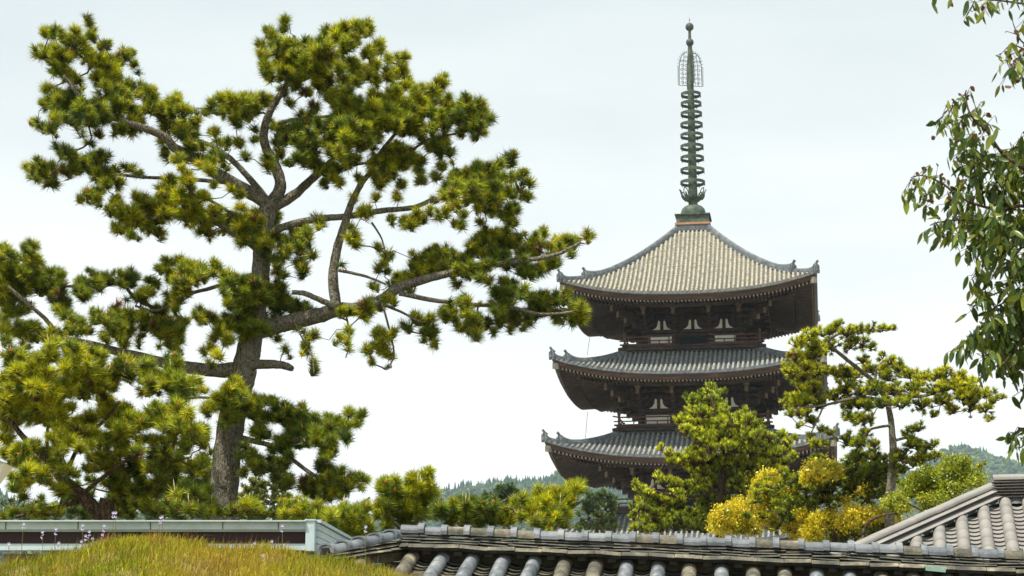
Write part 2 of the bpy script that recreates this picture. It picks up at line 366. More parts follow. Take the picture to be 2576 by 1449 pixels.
# mud bed closing the gap beneath the ridge, and roof body
md=MB()
md.beam(WA-dn*.12+up*.0,WB-dn*.12+up*.0,.14,.11); md.beam(WA-dn*.30-up*.10,WB-dn*.30-up*.10,.5,.2)
md.beam(WA+hipd*.02-dn*.05-Z3*.03,HB-dn*.05-Z3*.05,.12,.10)
vs=[WA-dn*.2-up*.12,WB-dn*.2-up*.12,WB+dn*LEN-up*.12,HB-up*.12+dn*.0]
md.add(vs+[v-Z3*.1 for v in vs],[(0,1,2,3),(7,6,5,4),(3,2,6,7),(0,3,7,4)])
for i,s in enumerate(offs):
    c=WA+eu*(s+79*u_/2+jit(.02))+dn*.0+up*.02
    md.box(c+Z3*.01,(.075,.05,.06),0,1)
under(md.build('mud_bed',[M['mud'],M['newdark']]),wall)
# ridge courses, each tile a slightly tilted slab
rc=MB()
def course(A,B,n0,h,depth,z,tl,fwd,m,mm,jt=.005,gap=.004,sl_=.012):
    d=(B-A).normalized(); LL=(B-A).length; s=-rnd.uniform(0,tl)
    side=d.cross(Z3).normalized()
    if side.y>0: side=-side
    while s<LL:
        l=tl*rnd.uniform(.93,1.06); a=max(0,s); b=min(LL,s+l-gap)
        if b-a>.02:
            o=side*(fwd+jit(jt))+Z3*(z+jit(jt*.5)); t=jit(.008)
            pa=A+d*a+o+Z3*t; pb=A+d*b+o-Z3*t
            # slab with sloping top towards the viewer
            u=Z3
            vs=[]
            for p in(pa,pb):
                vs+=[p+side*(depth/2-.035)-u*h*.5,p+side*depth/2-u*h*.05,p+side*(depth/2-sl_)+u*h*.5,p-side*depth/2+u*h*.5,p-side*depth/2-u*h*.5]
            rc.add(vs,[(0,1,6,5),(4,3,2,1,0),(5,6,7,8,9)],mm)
            rc.add([vs[1],vs[6],vs[7],vs[2],vs[8],vs[3]],[(0,1,2,3),(3,2,4,5)],m)
        s+=l
def capline(A,B,unit,r,collar=True,m=0,z=0,end=False):
    d=(B-A).normalized(); LL=(B-A).length; side=d.cross(Z3).normalized()
    if side.y>0: side=-side
    K=12; s=0
    def shell(s0,s1,r0,r1,dz,mm,hh=1.0):
        vs=[]; o=Z3*(z+dz)+side*jit(.003)
        for s_,rr in((s0,r0),(s1,r1)):
            c=A+d*s_+o
            for q in range(K+1):
                a=math.pi*q/K
                x=math.cos(a); y=math.sin(a)
                x=math.copysign(abs(x)**.8,x); y=y**.75
                vs.append(c+side*x*rr+Z3*y*rr*.80*hh)
            for q in range(K,-1,-1):
                a=math.pi*q/K; x=math.cos(a); y=math.sin(a); x=math.copysign(abs(x)**.8,x); y=y**.75
                vs.append(c+side*x*(rr-.02)+Z3*(y*(rr-.02)*.80*hh))
        n=2*(K+1)
        rc.add(vs,[(q,(q+1)%n,n+(q+1)%n,n+q) for q in range(n)]+[tuple(range(n-1,-1,-1)),tuple(range(n,2*n))],mm)
    while s<LL:
        l=unit*rnd.uniform(.97,1.03); t=jit(.004); mm=m if rnd.random()<.75 else 2
        shell(s,min(LL,s+l),r*rnd.uniform(.98,1.02),r*rnd.uniform(.98,1.02),t,mm)
        if collar=='L': shell(max(0,s-.004),s+unit*.24,r*1.25,r*1.12,t+.010,m)
        elif collar: shell(s+l-unit*.24,min(LL,s+l+.004),r*1.20,r*1.20,t+.006,m)
        s+=l
up0=up
for A,B in((WA+Z3*.02,WB+Z3*.02),):
    course(A,B,0,.066,.30,.040,.255,.03,2,3,.008,sl_=.05)     # big skirt tiles
    course(A,B,0,.021,.20,.086,.29,.02,4,3,.007,sl_=.008)
    course(A,B,0,.021,.19,.113,.31,.018,4,3,.007,sl_=.008)
    course(A,B,0,.020,.18,.139,.27,.010,4,3,.006,sl_=.008)
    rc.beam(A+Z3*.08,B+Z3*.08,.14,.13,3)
    capline(A+eu*.0,B,60*u_,.105,True,0,.166)
# hip
HA=WA-eu*.02
for zz,dp,hh in((.045,.24,.035),(.085,.19,.03),(.115,.17,.028)):
    course(HA+Z3*(zz+.0),HB+Z3*(zz-.06),0,hh,dp,0,.30,.02,2,3,.006,sl_=.03)
rc.beam(HA+Z3*.06,HB+Z3*.05,.12,.10,3)
capline(HB-Z3*.04,HA+Z3*.065+hipd*.02,.20,.096,'L',0,.08)
under(rc.build('ridge_tiles',[M['oldgrey'],M['lichen'],M['lichen'],M['moss_shade'],M['darkcourse']]),wall)
cs=MB(); c=WA+eu*(L*.812)+Vector((-.02,-.16,.075)); cs.beam(c,c+eu*.20-Z3*.012,.10,.02); cs.beam(c+Vector((.0,-.05,-.02)),c+eu*.18+Vector((0,-.05,-.03)),.01,.04)
under(cs.build('copper_patch',M['copper']),wall)
wb=MB(); mid=Vector((.05,.35,0))
pts=[WA+dn*.3-Z3*.3,WB+dn*.3-Z3*.3,WB-dn*.35-Z3*.3,WA-dn*.35-Z3*.3]
wb.add([Vector((p.x,p.y,-.05)) for p in pts]+[Vector((p.x,p.y,p.z)) for p in pts],[(0,1,5,4),(1,2,6,5),(2,3,7,6),(3,0,4,7),(4,5,6,7)])
vs=[WA-dn*.1,WB-dn*.1,WB-Vector((dn.x,dn.y,-dn.z))*LEN,WA-Vector((dn.x,dn.y,-dn.z))*LEN]
wb.add(vs,[(0,1,2,3)])
under(wb.build('wall_body',M['coping']),wall)
# ---------------- newer pale roof on the right
GY=26.0
GA=at(2500,1252,GY); d2=Vector((-.21,-1,-.52)).normalized(); e2=Vector((1,-.21,0)).normalized()
gate=empty('grey_tiled_roof_building',(GA.x+1.5,GA.y,0)); tag(gate,'building with a clean pale grey hipped tile roof behind the old wall, far right','building')
GB=GA+e2*3.2; hv=(Vector((-1,0,0))*1.0)
s2=d2.cross(Z3).normalized(); 
if s2.x<0: s2=-s2
n2=s2.cross(d2).normalized(); n2=n2 if n2.z>0 else -n2
# hip goes 45 degrees between -e2 and the plan of d2
pd=Vector((d2.x,d2.y,0)).normalized(); tanp=-d2.z/Vector((d2.x,d2.y,0)).length
hip=(pd-e2*1.0)+Vector((0,0,-tanp)); hip_dir=hip.normalized()
HL=3.9; GH=GA+hip_dir*HL
g1=MB(); g2=MB(); g3=MB()
sp2=.30; rr=.082
k=-1
for k in range(-12,9):
    s=.14+sp2*k
    a=GA+e2*s
    if s<0:
        # start where the hip line is crossed
        q=-s; a=GA+hip*(q)     # lateral q along -e2
    ln=4.6-(-s if s<0 else 0)*1.05
    if ln<.2: continue
    roll(g1,a+d2*.13-n2*.02,d2,ln,rr,seg=.30,m=0,jt=.0015)
    sm=s+sp2/2; a2=GA+e2*sm if sm>0 else GA+hip*(-sm)
    pans(g2,a2+d2*.18-n2*.035,d2,s2,sp2-.10,ln,step=.135,m=0,sag=.03,th=.02,jt=.001,mu=1)
    # dark curved filler tile under the ridge
    c=a2+d2*.13-n2*.02; w=(sp2-.12)
    vs=[]
    hd=(-hip_dir if sm<0 else e2)
    for i in range(9):
        x=(i/8-.5)*2; p=c+hd*x*w*.62-d2*.05
        vs+=[p+n2*.075,p+n2*.01+d2*(.13-.10*x*x)+n2*(.0)]
    g3.add(vs,[(2*i,2*i+2,2*i+3,2*i+1) for i in range(8)],0)
under(g1.build('roll_tiles',M['newtile'],None,True),gate); under(g2.build('pan_tiles',[M['newtile'],M['newdark']]),gate); under(g3.build('filler_tiles',M['newdark']),gate)
dk=MB(); vs=[GA,GB,GB+d2*4.8,GH+d2*.6,GH]; dk.add([v-n2*.09 for v in vs],[(0,1,2,3,4)])
dk.add([v-n2*.09 for v in (GA,GH,GH+Vector((-pd.x,-pd.y,0))*7,GA+Vector((-pd.x,-pd.y,0))*1)],[(0,1,2,3)])
under(dk.build('roof_deck',M['mud']),gate)
save=rc; rc=MB()
def slab(A,B,h,w,z,off,m,mm,tl):
    d=(B-A).normalized(); side=d.cross(Z3).normalized(); side=side if side.y<0 else -side
    LL=(B-A).length; s=-rnd.random()*tl
    while s<LL:
        a,b=max(0,s),min(LL,s+tl-.004)
        if b-a>.01:
            vs=[]
            for p in(A+d*a,B+d*(b-LL)):
                p=p+side*off+Z3*z
                vs+=[p+side*(w/2-.035),p+side*w/2+Z3*h*.35,p-side*w*.1+Z3*h,p-side*w/2+Z3*h,p-side*w/2,p]
            rc.add(vs,[(1,2,8,7)],m); rc.add(vs,[(0,1,7,6),(2,3,9,8),(3,4,10,9),(4,5,11,10),(5,0,6,11)],mm if h>.05 else m)
        s+=tl
A,B=GA+hip_dir*.0,GB
for i in range(6): slab(A-e2*.02,B,.036,.36-.028*i,.041*i-.01,0,0,1,.42)
capline(A+Z3*0,B,.62,.10,False,0,.041*6-.012)
Ah,Bh=GA+hip_dir*.05,GH
for z,w,off in((-.015,.30,.05),(.07,.20,.04)): slab(Ah,Bh,.085,w,z,off,0,1,.40)
capline(Ah,Bh,.40,.088,False,0,.15)
ob=rc.build('ridge_tiles',[M['newtile'],M['newdark'],M['newtile']]); under(ob,gate); rc=save
wbm=MB(); c=GA+e2*1.6+pd*1.5; wbm.box((c.x,c.y+.4,(c.z-1.9)/2),(4.2,3.6,c.z-1.9),math.atan2(e2.y,e2.x)); under(wbm.build('building_wall',M['coping']),gate)
# ================================================================ GRASS MOUND
MY=12.0
mtop=[(-200,1416),(0,1406),(60,1398),(118,1390),(180,1384),(235,1378),(290,1362),(322,1352),(360,1343),(400,1338),(450,1337),(510,1341),(550,1351),(589,1361),(630,1369),(667,1375),(720,1382),(765,1389),(863,1399),(930,1408),(1004,1421),(1050,1434),(1094,1448),(1180,1480),(1300,1530),(1400,1570)]
mx_=[p[0] for p in mtop]; my_=[p[1]+21 for p in mtop]
def mz(x,y):
    """height of the mound at world x,y"""
    px=1288+x/12.0*F*.98
    px=max(-200,min(1400,px))
    top=at(px,float(np.interp(px,mx_,my_)),MY).z
    # outside the picture it falls to the ground
    if y<=MY: k=max(0,1-((MY-y)/7.0)**1.3) if y>5 else 0; 
    else: k=max(0,1-((y-MY)/3.5)**2)
    side=1.0 if x>-4.5 else max(0,1-((-4.5-x)/5)**2)
    b=.022*math.sin(x*5.1+y*2.3)+.018*math.sin(x*9.7-y*4.9)+.016*math.sin(y*7.7+x*2)-.02
    return max(-.05,top*k*side+b*(1 if k>0 else 0))
V=[];T=[]; gx=np.arange(-9.5,2.2,.10); gy=np.arange(4.8,15.6,.10)
for y in gy:
    for x in gx: V.append((x,y,mz(x,y)))
nx=len(gx); T=[(j*nx+i,j*nx+i+1,(j+1)*nx+i+1,(j+1)*nx+i) for j in range(len(gy)-1) for i in range(nx-1)]
M['soil']=m_noise('grassy_soil',[(.3,(.10,.07,.03)),(.5,(.22,.16,.05)),(.7,(.36,.27,.10))],5,rough=1)
tag(npmesh('grass_mound',V,T,[M['soil']],smooth=True),kind='structure')
rg=np.random.default_rng(5)
M['grass']=m_leaf('grass_blades',.35,.6,.2)
def blades(N,ylo,yhi,xlo,xhi,hl,wd,seed,cols,tuft=None,lean=.35):
    rg=np.random.default_rng(seed)
    nt_=N//9; cx=rg.uniform(xlo,xhi,nt_); cy=rg.uniform(ylo,yhi,nt_); cs=rg.uniform(.35,1.5,nt_)
    patch=np.sin(cx*3.1+cy*1.7)+np.sin(cx*7.3-cy*2.1)*.6+rg.normal(size=nt_)*.6
    ti=rg.integers(0,nt_,N)
    x=cx[ti]+rg.normal(size=N)*.035; y=cy[ti]+rg.normal(size=N)*.035
    z=np.array([mz(a,b) for a,b in zip(x,y)])
    l=hl*rg.uniform(.5,1.3,N)*cs[ti]; az=rg.uniform(0,2*np.pi,N); ln=np.abs(rg.normal(size=N))*lean
    dx=np.cos(az)*ln+.12; dy=np.sin(az)*ln
    w=wd*rg.uniform(.7,1.2,N); wa=rg.uniform(0,np.pi,N); wx=np.cos(wa)*w/2; wy=np.sin(wa)*w/2*.6
    P=np.zeros((N,5,3))
    P[:,0]=np.c_[x-wx,y-wy,z-.01]; P[:,1]=np.c_[x+wx,y+wy,z-.01]
    mxx=x+dx*l*.35; myy=y+dy*l*.35; mzz=z+l*.6
    P[:,2]=np.c_[mxx-wx*.7,myy-wy*.7,mzz]; P[:,3]=np.c_[mxx+wx*.7,myy+wy*.7,mzz]
    P[:,4]=np.c_[x+dx*l,y+dy*l,z+l*(1-ln*.35).clip(.4,1)]
    b=np.arange(N)[:,None]*5
    T=np.concatenate([b+[0,1,3],b+[0,3,2],b+[2,3,4]]).reshape(-1,3)
    c=np.array(cols)[(np.clip((patch[ti]*.45+rg.normal(size=N)*.55)*len(cols)/3+len(cols)/2,0,len(cols)-1)).astype(int)]*rg.uniform(.75,1.25,(N,1))
    return P.reshape(-1,3),T,np.repeat(c,5,axis=0)
gc=[(.10,.14,.010),(.20,.23,.012),(.33,.33,.014),(.46,.40,.022),(.44,.33,.035),(.34,.21,.035)]
A1=blades(85000,9.8,12.4,-3.9,1.2,.058,.0046,1,gc,lean=.75)
A2=blades(5000,10.8,12.2,-3.9,.9,.085,.003,2,[(.16,.15,.02),(.3,.24,.05),(.28,.12,.04),(.22,.08,.03)],lean=.2)
A3=blades(6500,9.8,12.3,-3.9,1.1,.062,.0065,3,gc,lean=.9)
V=np.vstack([A1[0],A2[0],A3[0]]); T=np.vstack([A1[1],A2[1]+len(A1[0]),A3[1]+len(A1[0])+len(A2[0])]); C=np.vstack([A1[2],A2[2],A3[2]])
tag(npmesh('grass',V,T,[M['grass']],col=C),'yellow-green spring grass with reddish seed stems covering the mound','grass',kind='stuff')
# wildflowers
M['violet']=m_noise('violet_petal',[(.3,(.50,.42,.70)),(.7,(.68,.62,.85))],60,rough=.7,bs=0)
M['stem']=m_noise('flower_stem',[(.3,(.12,.12,.04)),(.7,(.2,.2,.06))],30,rough=.8,bs=0)
fl0=None
fsp=[(107,1338,1400),(141,1330,1390),(148,1366,1395),(208,1321,1385),(216,1348,1380),(225,1337,1372),(233,1355,1385),(262,1322,1372),(258,1345,1375),(285,1290,1372),(291,1290,1366),(404,1302,1350),(408,1300,1352),(710,1322,1385),(684,1362,1380),(920,1325,1412),(22,1368,1395),(60,1318,1392),(190,1395,1420),(170,1388,1410),(240,1392,1405),(660,1402,1420),(205,1362,1398),(640,1388,1400)]
for i,(fx,fy,gy_) in enumerate(fsp):
    Yf=11.6+ (i%5)*.12; top=at(fx,fy,Yf); bz=mz(top.x,Yf)
    hh=max(.05,top.z-bz)
    root=empty('wildflower',(top.x,Yf,bz)); tag(root,'tiny pale violet wildflower on a thin stem standing out of the mound grass','flower','violet wildflowers on the grass mound')
    s=MB(); s.tube([(0.01*math.sin(i),0,-.01),(0.006*math.cos(i*2),0,hh*.5),(0,0,hh)],[.0022,.0018,.0012],4); s.build('stem',M['stem'],root)
    b=MB()
    for k in range(5):
        a=k*1.257+i; c=Vector((0,0,hh)); o=Vector((math.cos(a),-.35,math.sin(a))).normalized(); t=Vector((-math.sin(a),0,math.cos(a)))
        b.add([c,c+o*.007+t*.004,c+o*.012,c+o*.007-t*.004],[(0,1,2,3)])
        c2=c+Vector((.004*math.sin(a),.0,-.018-.004*k)); b.add([c2,c2+o*.007+t*.004,c2+o*.011,c2+o*.007-t*.004],[(0,1,2,3)])
    b.build('blossom',M['violet'],root)
# lantern cut by the left edge
M['glass']=m_noise('milky_glass',[(.3,(.70,.72,.70)),(.7,(.82,.84,.82))],6,rough=.3,bs=0)
c=at(-22,1215,9.0); lamp=empty('lantern_post',(c.x,9.0,0)); tag(lamp,'white lantern head on a post, cut off by the left picture edge beside the pine','lamp')
l=MB(); l.tube([(0,0,mz(c.x,9.0)-.3),(0,0,c.z)],.03,10); l.build('post',M['fascia'],lamp)
l=MB(); z=c.z
a,b=.035,.080
l.add([(-a,-a,z),(a,-a,z),(a,a,z),(-a,a,z),(-b,-b,z+.085),(b,-b,z+.085),(b,b,z+.085),(-b,b,z+.085)],[(3,2,1,0),(4,5,6,7),(0,1,5,4),(1,2,6,5),(2,3,7,6),(3,0,4,7)])
l.build('lantern_glass',M['glass'],lamp)
l=MB(); l.add([(-.086,-.086,z+.086),(.086,-.086,z+.086),(.086,.086,z+.086),(-.086,.086,z+.086),(0,0,z+.12)],[(3,2,1,0),(0,1,4),(1,2,4),(2,3,4),(3,0,4)]); l.build('lantern_cap',M['newdark'],lamp)
# ================================================================ TREES
def m_bark(name,c0,c1,c2,scale,lich=(.26,.29,.22),la=.5):
    m,nt,out=newmat(name)
    tc=nt.nodes.new('ShaderNodeTexCoord'); mp=nt.nodes.new('ShaderNodeMapping'); mp.inputs['Scale'].default_value=(1,1,.42)
    nt.links.new(tc.outputs['Object'],mp.inputs[0])
    v=nt.nodes.new('ShaderNodeTexVoronoi'); v.feature='DISTANCE_TO_EDGE'; v.inputs['Scale'].default_value=scale
    nz=nt.nodes.new('ShaderNodeTexNoise'); nz.inputs['Scale'].default_value=scale*1.4; nz.inputs['Detail'].default_value=6
    nt.links.new(mp.outputs[0],nz.inputs['Vector'])
    vm=nt.nodes.new('ShaderNodeVectorMath'); vm.operation='ADD'; sc_=nt.nodes.new('ShaderNodeVectorMath'); sc_.operation='SCALE'; sc_.inputs['Scale'].default_value=.09
    nt.links.new(nz.outputs['Color'],sc_.inputs[0]); nt.links.new(mp.outputs[0],vm.inputs[0]); nt.links.new(sc_.outputs[0],vm.inputs[1]); nt.links.new(vm.outputs[0],v.inputs['Vector'])
    a=nt.nodes.new('ShaderNodeMath'); a.operation='MULTIPLY_ADD'; nt.links.new(v.outputs['Distance'],a.inputs[0]); a.inputs[1].default_value=3.0
    b=nt.nodes.new('ShaderNodeMath'); b.operation='MULTIPLY'; nt.links.new(nz.outputs['Fac'],b.inputs[0]); b.inputs[1].default_value=.6; nt.links.new(b.outputs[0],a.inputs[2])
    c=ramp(nt,a.outputs[0],[(.28,c0),(.5,c1),(.85,c2)])
    f=noise(nt,scale*.35,5,.7); c=mixc(nt,ramp(nt,f,[(.52,(0,0,0)),(.64,(la,la,la))]),c,lich)
    return finish(m,nt,out,c,.95,a.outputs[0],.9,.03,spec=.15)
M['bark']=m_bark('pine_bark',(.05,.04,.03),(.25,.21,.155),(.46,.41,.32),28,lich=(.36,.40,.31),la=.75)
M['bark2']=m_bark('dark_pine_bark',(.02,.014,.01),(.11,.072,.045),(.22,.15,.10),24,la=.15)
M['barkred']=m_bark('brown_branch_bark',(.025,.018,.012),(.10,.07,.045),(.19,.14,.095),22,la=.2)
M['twig']=m_noise('twig_bark',[(.3,(.035,.022,.015)),(.7,(.11,.07,.045))],20,rough=.9)
M['needle']=m_leaf('pine_needles',.22,.42,.35)
M['bud']=m_noise('pine_bud',[(.3,(.34,.11,.025)),(.7,(.58,.24,.07))],30,rough=.7,bs=0)
M['candle']=m_noise('pine_candle',[(.3,(.42,.34,.20)),(.7,(.60,.52,.34))],30,rough=.7,bs=0)
M['leaf']=m_leaf('broad_leaves',.30,.35,.5)
def unit(a): return a/np.maximum(np.linalg.norm(a,axis=-1,keepdims=True),1e-9)
def frame(ax):
    ref=np.where(np.abs(ax[:,2:3])<.9,np.array([[0,0,1.]]),np.array([[1.,0,0]]))
    x=unit(np.cross(ref,ax)); return x,np.cross(ax,x)
def needles(pos,ax,R_,col,K,w,rg,t0=8,t1=100,shoot=.55,droop=.12):
    """radiating needle tufts: pos (N,3), ax (N,3), R_ (N,) overall radius"""
    N=len(pos); x,y=frame(ax)
    open_=rg.uniform(.55,1.1,(N,1))
    th=np.radians(t0+(t1*open_-t0)*rg.random((N,K))**.8); ph=rg.random((N,K))*2*np.pi
    s=(rg.random((N,K))-.65)*shoot*R_[:,None]
    L=R_[:,None]*rg.uniform(.75,1.12,(N,K))
    d=ax[:,None]*np.cos(th)[...,None]+(x[:,None]*np.cos(ph)[...,None]+y[:,None]*np.sin(ph)[...,None])*np.sin(th)[...,None]
    d[...,2]-=droop*rg.random((N,K)); d=unit(d)
    b=pos[:,None]+ax[:,None]*s[...,None]; tip=b+d*L[...,None]
    r=rg.normal(size=(N,K,3)); sd=unit(np.cross(d,r))*w*.5
    b0=b+d*(L*.06)[...,None]
    V=np.stack([b0-sd,b0+sd,tip],axis=2).reshape(-1,3)
    T=np.arange(len(V)).reshape(-1,3)
    age_shade=np.clip(.62+.95*(s/(shoot*R_[:,None])+.65),.5,1.6)[...,None]   # young tip needles lighter; self-shade at the shoot base put into the colour
    C=(col[:,None]*age_shade*rg.choice([.5,.8,1.0,1.35,1.8],size=(N,K,1),p=[.22,.25,.25,.18,.1])); C=np.repeat(C.reshape(-1,3),3,axis=0)
    return V,T,C
def cones(pos,ax,L,r,n=5):
    N=len(pos); x,y=frame(ax); a=np.arange(n)/n*2*np.pi
    ring=pos[:,None]+(x[:,None]*np.cos(a)[None,:,None]+y[:,None]*np.sin(a)[None,:,None])*r[:,None,None]
    mid=pos+ax*L[:,None]*.5; ring2=mid[:,None]+(ring-pos[:,None])*.85
    tip=(pos+ax*L[:,None])[:,None]
    V=np.concatenate([ring,ring2,tip],axis=1).reshape(-1,3); k=2*n+1
    b=np.arange(N)[:,None,None]*k; i=np.arange(n); j=(i+1)%n
    t=np.concatenate([np.stack([i,j,n+j],1),np.stack([i,n+j,n+i],1),np.stack([n+i,n+j,np.full(n,2*n)],1)])
    T=(b+t[None]).reshape(-1,3); return V,T
def prisms(A,B,ra,rb):
    N=len(A); d=unit(B-A); x,y=frame(d); a=np.arange(3)/3*2*np.pi
    o=(x[:,None]*np.cos(a)[None,:,None]+y[:,None]*np.sin(a)[None,:,None])
    V=np.concatenate([A[:,None]+o*ra[:,None,None],B[:,None]+o*rb[:,None,None]],axis=1).reshape(-1,3)
    b=np.arange(N)[:,None,None]*6; i=np.arange(3); j=(i+1)%3
    t=np.concatenate([np.stack([i,j,3+j],1),np.stack([i,3+j,3+i],1)]); return V,(b+t[None]).reshape(-1,3)
def smooth_path(P,n=6):
    P=[Vector(p) for p in P]; out=[]
    for i in range(len(P)-1):
        p0=P[max(i-1,0)];p1=P[i];p2=P[i+1];p3=P[min(i+2,len(P)-1)]
        for k in range(n):
            t=k/n; out.append(.5*((2*p1)+(p2-p0)*t+(2*p0-5*p1+4*p2-p3)*t*t+(3*p1-p0-3*p2+p3)*t**3))
    out.append(P[-1]); return out
def limb(mb,pts,widths,n=12,rough=.07,sub=6):
    P=smooth_path(pts,sub); W=np.interp(np.linspace(0,len(pts)-1,len(P)),range(len(pts)),widths)
    st=len(mb.v); mb.tube(P,[w/2 for w in W],n)
    for i in range(st,len(mb.v)):
        k=min((i-st)//n,len(P)-1); c=P[k]; v=Vector(mb.v[i]); a=(i-st)%n
        f=1+rough*(math.sin(a*2.1+k*.7)*.6+math.sin(a*4.3-k*1.9)*.5+rnd.uniform(-.5,.5))
        mb.v[i]=tuple(c+(v-c)*f)
    return P
def pr(s,sx,ox,oy,sy=None):
    v=[float(t) for t in s.replace(';',' ').replace(',',' ').split()]; assert len(v)%3==0,(len(v),s[:40])
    return [(ox+v[i]*sx,oy+v[i+1]*sx,v[i+2]*sx) for i in range(0,len(v),3)]
def path(s): 
    v=[float(t) for t in s.replace(',',' ').split()]; return [(v[i],v[i+1]) for i in range(0,len(v),2)]
PAL_MAIN=[(.050,.088,.012),(.12,.175,.012),(.25,.29,.011),(.39,.40,.011),(.54,.52,.014)]
def pine(name,label,Y,blobs,branches,trunk=None,burst=27,k=2.0,K=100,w=.0055,pal=PAL_MAIN,depth=1.0,buds=1.0,seed=1,bark='bark',upb=.55,
         group=None,candle=0,ground=True,fill=.5,t1=100,twr=.0045,leafy=0,leafsz=.05,tone=0,cat='tree',con=True,brown=0,grow=1.0,mid=0):
    blobs=[(x,y,r*grow) for x,y,r in blobs]
    if mid:
        rr=random.Random(seed+99); A_=np.array(blobs); ex=[]
        for i in range(len(A_)):
            d=np.hypot(A_[:,0]-A_[i,0],A_[:,1]-A_[i,1]); s_=A_[:,2]+A_[i,2]
            for j in np.where((d>.35*s_)&(d<1.0*s_))[0]:
                if j>i and rr.random()<mid: ex.append(((A_[i,0]+A_[j,0])/2,(A_[i,1]+A_[j,1])/2,min(A_[i,2],A_[j,2])*.9))
        blobs=blobs+ex
    rg=np.random.default_rng(seed); q=mpp(Y)
    xs=[b[0] for b in blobs]; base=at(trunk[0][0][0] if trunk else sum(xs)/len(xs),trunk[0][0][1] if trunk else max(b[1] for b in blobs),Y)
    root=empty(name,(base.x,Y,0)); tag(root,label,cat,group)
    nodes=[]
    if trunk:
        tp,tw,tdy=trunk; P=[at(x,y,Y+d) for (x,y),d in zip(tp,tdy)]
        P=[Vector((P[0].x-(P[1].x-P[0].x)*.3,P[0].y,-.2))]+P; tw=[tw[0]*1.25]+list(tw)
        mb=MB(); pp=limb(mb,P,[x*q for x in tw],18,.06,8); under(mb.build('trunk',M[bark],None,True),root); nodes+=[tuple(p) for p in pp[10:]]
    for br in branches:
        tp,w0,w1,d0,d1=br; n=len(tp); P=[at(x,y,Y+d0+(d1-d0)*i/(n-1)) for i,(x,y) in enumerate(tp)]
        mb=MB(); pp=limb(mb,P,[(w0+(w1-w0)*i/(n-1))*q for i in range(n)],10,.09,6)
        under(mb.build('branch',M[bark],None,True),root); nodes+=[tuple(p) for p in pp[2:]]
    # foliage pads
    B=np.array(blobs); n=len(B)
    ph=rg.uniform(0,6,4)
    dY=-.30*depth+depth*(.55*np.sin(B[:,0]*.019+ph[0])+.45*np.sin(B[:,1]*.025+B[:,0]*.008+ph[1])+.35*rg.normal(size=n))
    C=np.array([tuple(at(x,y,Y+d)) for (x,y,_),d in zip(blobs,dY)]); rb=B[:,2]*q; br_=burst*q
    # connect pads into a branching skeleton
    if con and nodes:
        nd=np.array(nodes); par=-np.ones(n,int); apt=np.zeros((n,3)); best=np.full(n,1e9)
        for i in range(n):
            dd=np.linalg.norm(nd-C[i],axis=1); j=dd.argmin(); best[i]=dd[j]; apt[i]=nd[j]
        done=np.zeros(n,bool); order=[]
        for _ in range(n):
            i=np.where(done,1e9,best).argmin(); done[i]=True; order.append(i)
            dd=np.linalg.norm(C-C[i],axis=1)*1.08; up_=(~done)&(dd<best); best[up_]=dd[up_]; par[up_]=i; apt[up_]=C[i]
        cnt=np.ones(n)
        for i in order[::-1]:
            if par[i]>=0: cnt[par[i]]+=cnt[i]
        tb=MB()
        for i in range(n):
            a=Vector(apt[i]); b=Vector(C[i]); r=twr*(.8+.42*math.sqrt(cnt[i])); L=(b-a).length
            if L<.02: continue
            m1=a.lerp(b,.35)+Vector(rg.normal(size=3)*L*.07); m2=a.lerp(b,.7)+Vector(rg.normal(size=3)*L*.07)-Vector((0,0,L*.04))
            tb.tube([a,m1,m2,b],[r*1.15,r,r*.9,r*.75],5,cap=False)
        under(tb.build('limbs',M[bark if burst<20 else 'barkred'],None,True),root)
    # tufts
    pos=[];src=[];ax=[];inner_shade=[]
    for i in range(n):
        nn=max(1,int(round(k*(rb[i]/br_)**2+rg.uniform(-.3,.6)))); nf=int(round(nn*fill))
        for j in range(nn+nf):
            d=unit(rg.normal(size=3)); d[2]=abs(d[2])*.9 if rg.random()<.6 else d[2]
            off=d*(max(0,rb[i]-br_*.72)+.18*br_)*(rg.uniform(.5,1.05) if j<nn else rg.uniform(0,.7))
            off[1]*=1.5
            if j>=nn: off[1]+=rg.uniform(-.5,.5)*depth*.7
            pos.append(C[i]+off); src.append(C[i]-np.array((0,0,rb[i]*.25))); inner_shade.append(1.0 if j>=nn else (.5 if d[2]<-.2 else 0)); a=d*.55+np.array((0,0,upb))+rg.normal(size=3)*.22; ax.append(a)
    pos=np.array(pos);src=np.array(src);ax=unit(np.array(ax)); N=len(pos)
    R_=br_*rg.uniform(.58,1.14,N)
    hgt=(pos[:,2]-C[:,2].mean()); 
    pn=np.sin(pos[:,0]*2.3/(q*200)+ph[2])+np.sin(pos[:,2]*3.1/(q*200)+ph[3])
    ti=np.clip(len(pal)/2+tone+pn*.45-1.1*np.array(inner_shade)+rg.normal(size=N)*.75,0,len(pal)-1)  # inner and underside tufts darker: crown shade put into the needle colour
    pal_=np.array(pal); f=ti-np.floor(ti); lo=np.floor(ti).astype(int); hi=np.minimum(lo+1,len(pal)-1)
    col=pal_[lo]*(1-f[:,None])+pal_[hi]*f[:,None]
    if brown: 
        bm=rg.random(N)<brown; col[bm]=np.array((.16,.085,.03))
    Vs,Ts,Cs,Ms=[],[],[],[]; nv=0
    def push(V,T,Cc,m):
        nonlocal nv
        Vs.append(V);Ts.append(T+nv);Cs.append(Cc);Ms.append(np.full(len(T),m));nv+=len(V)
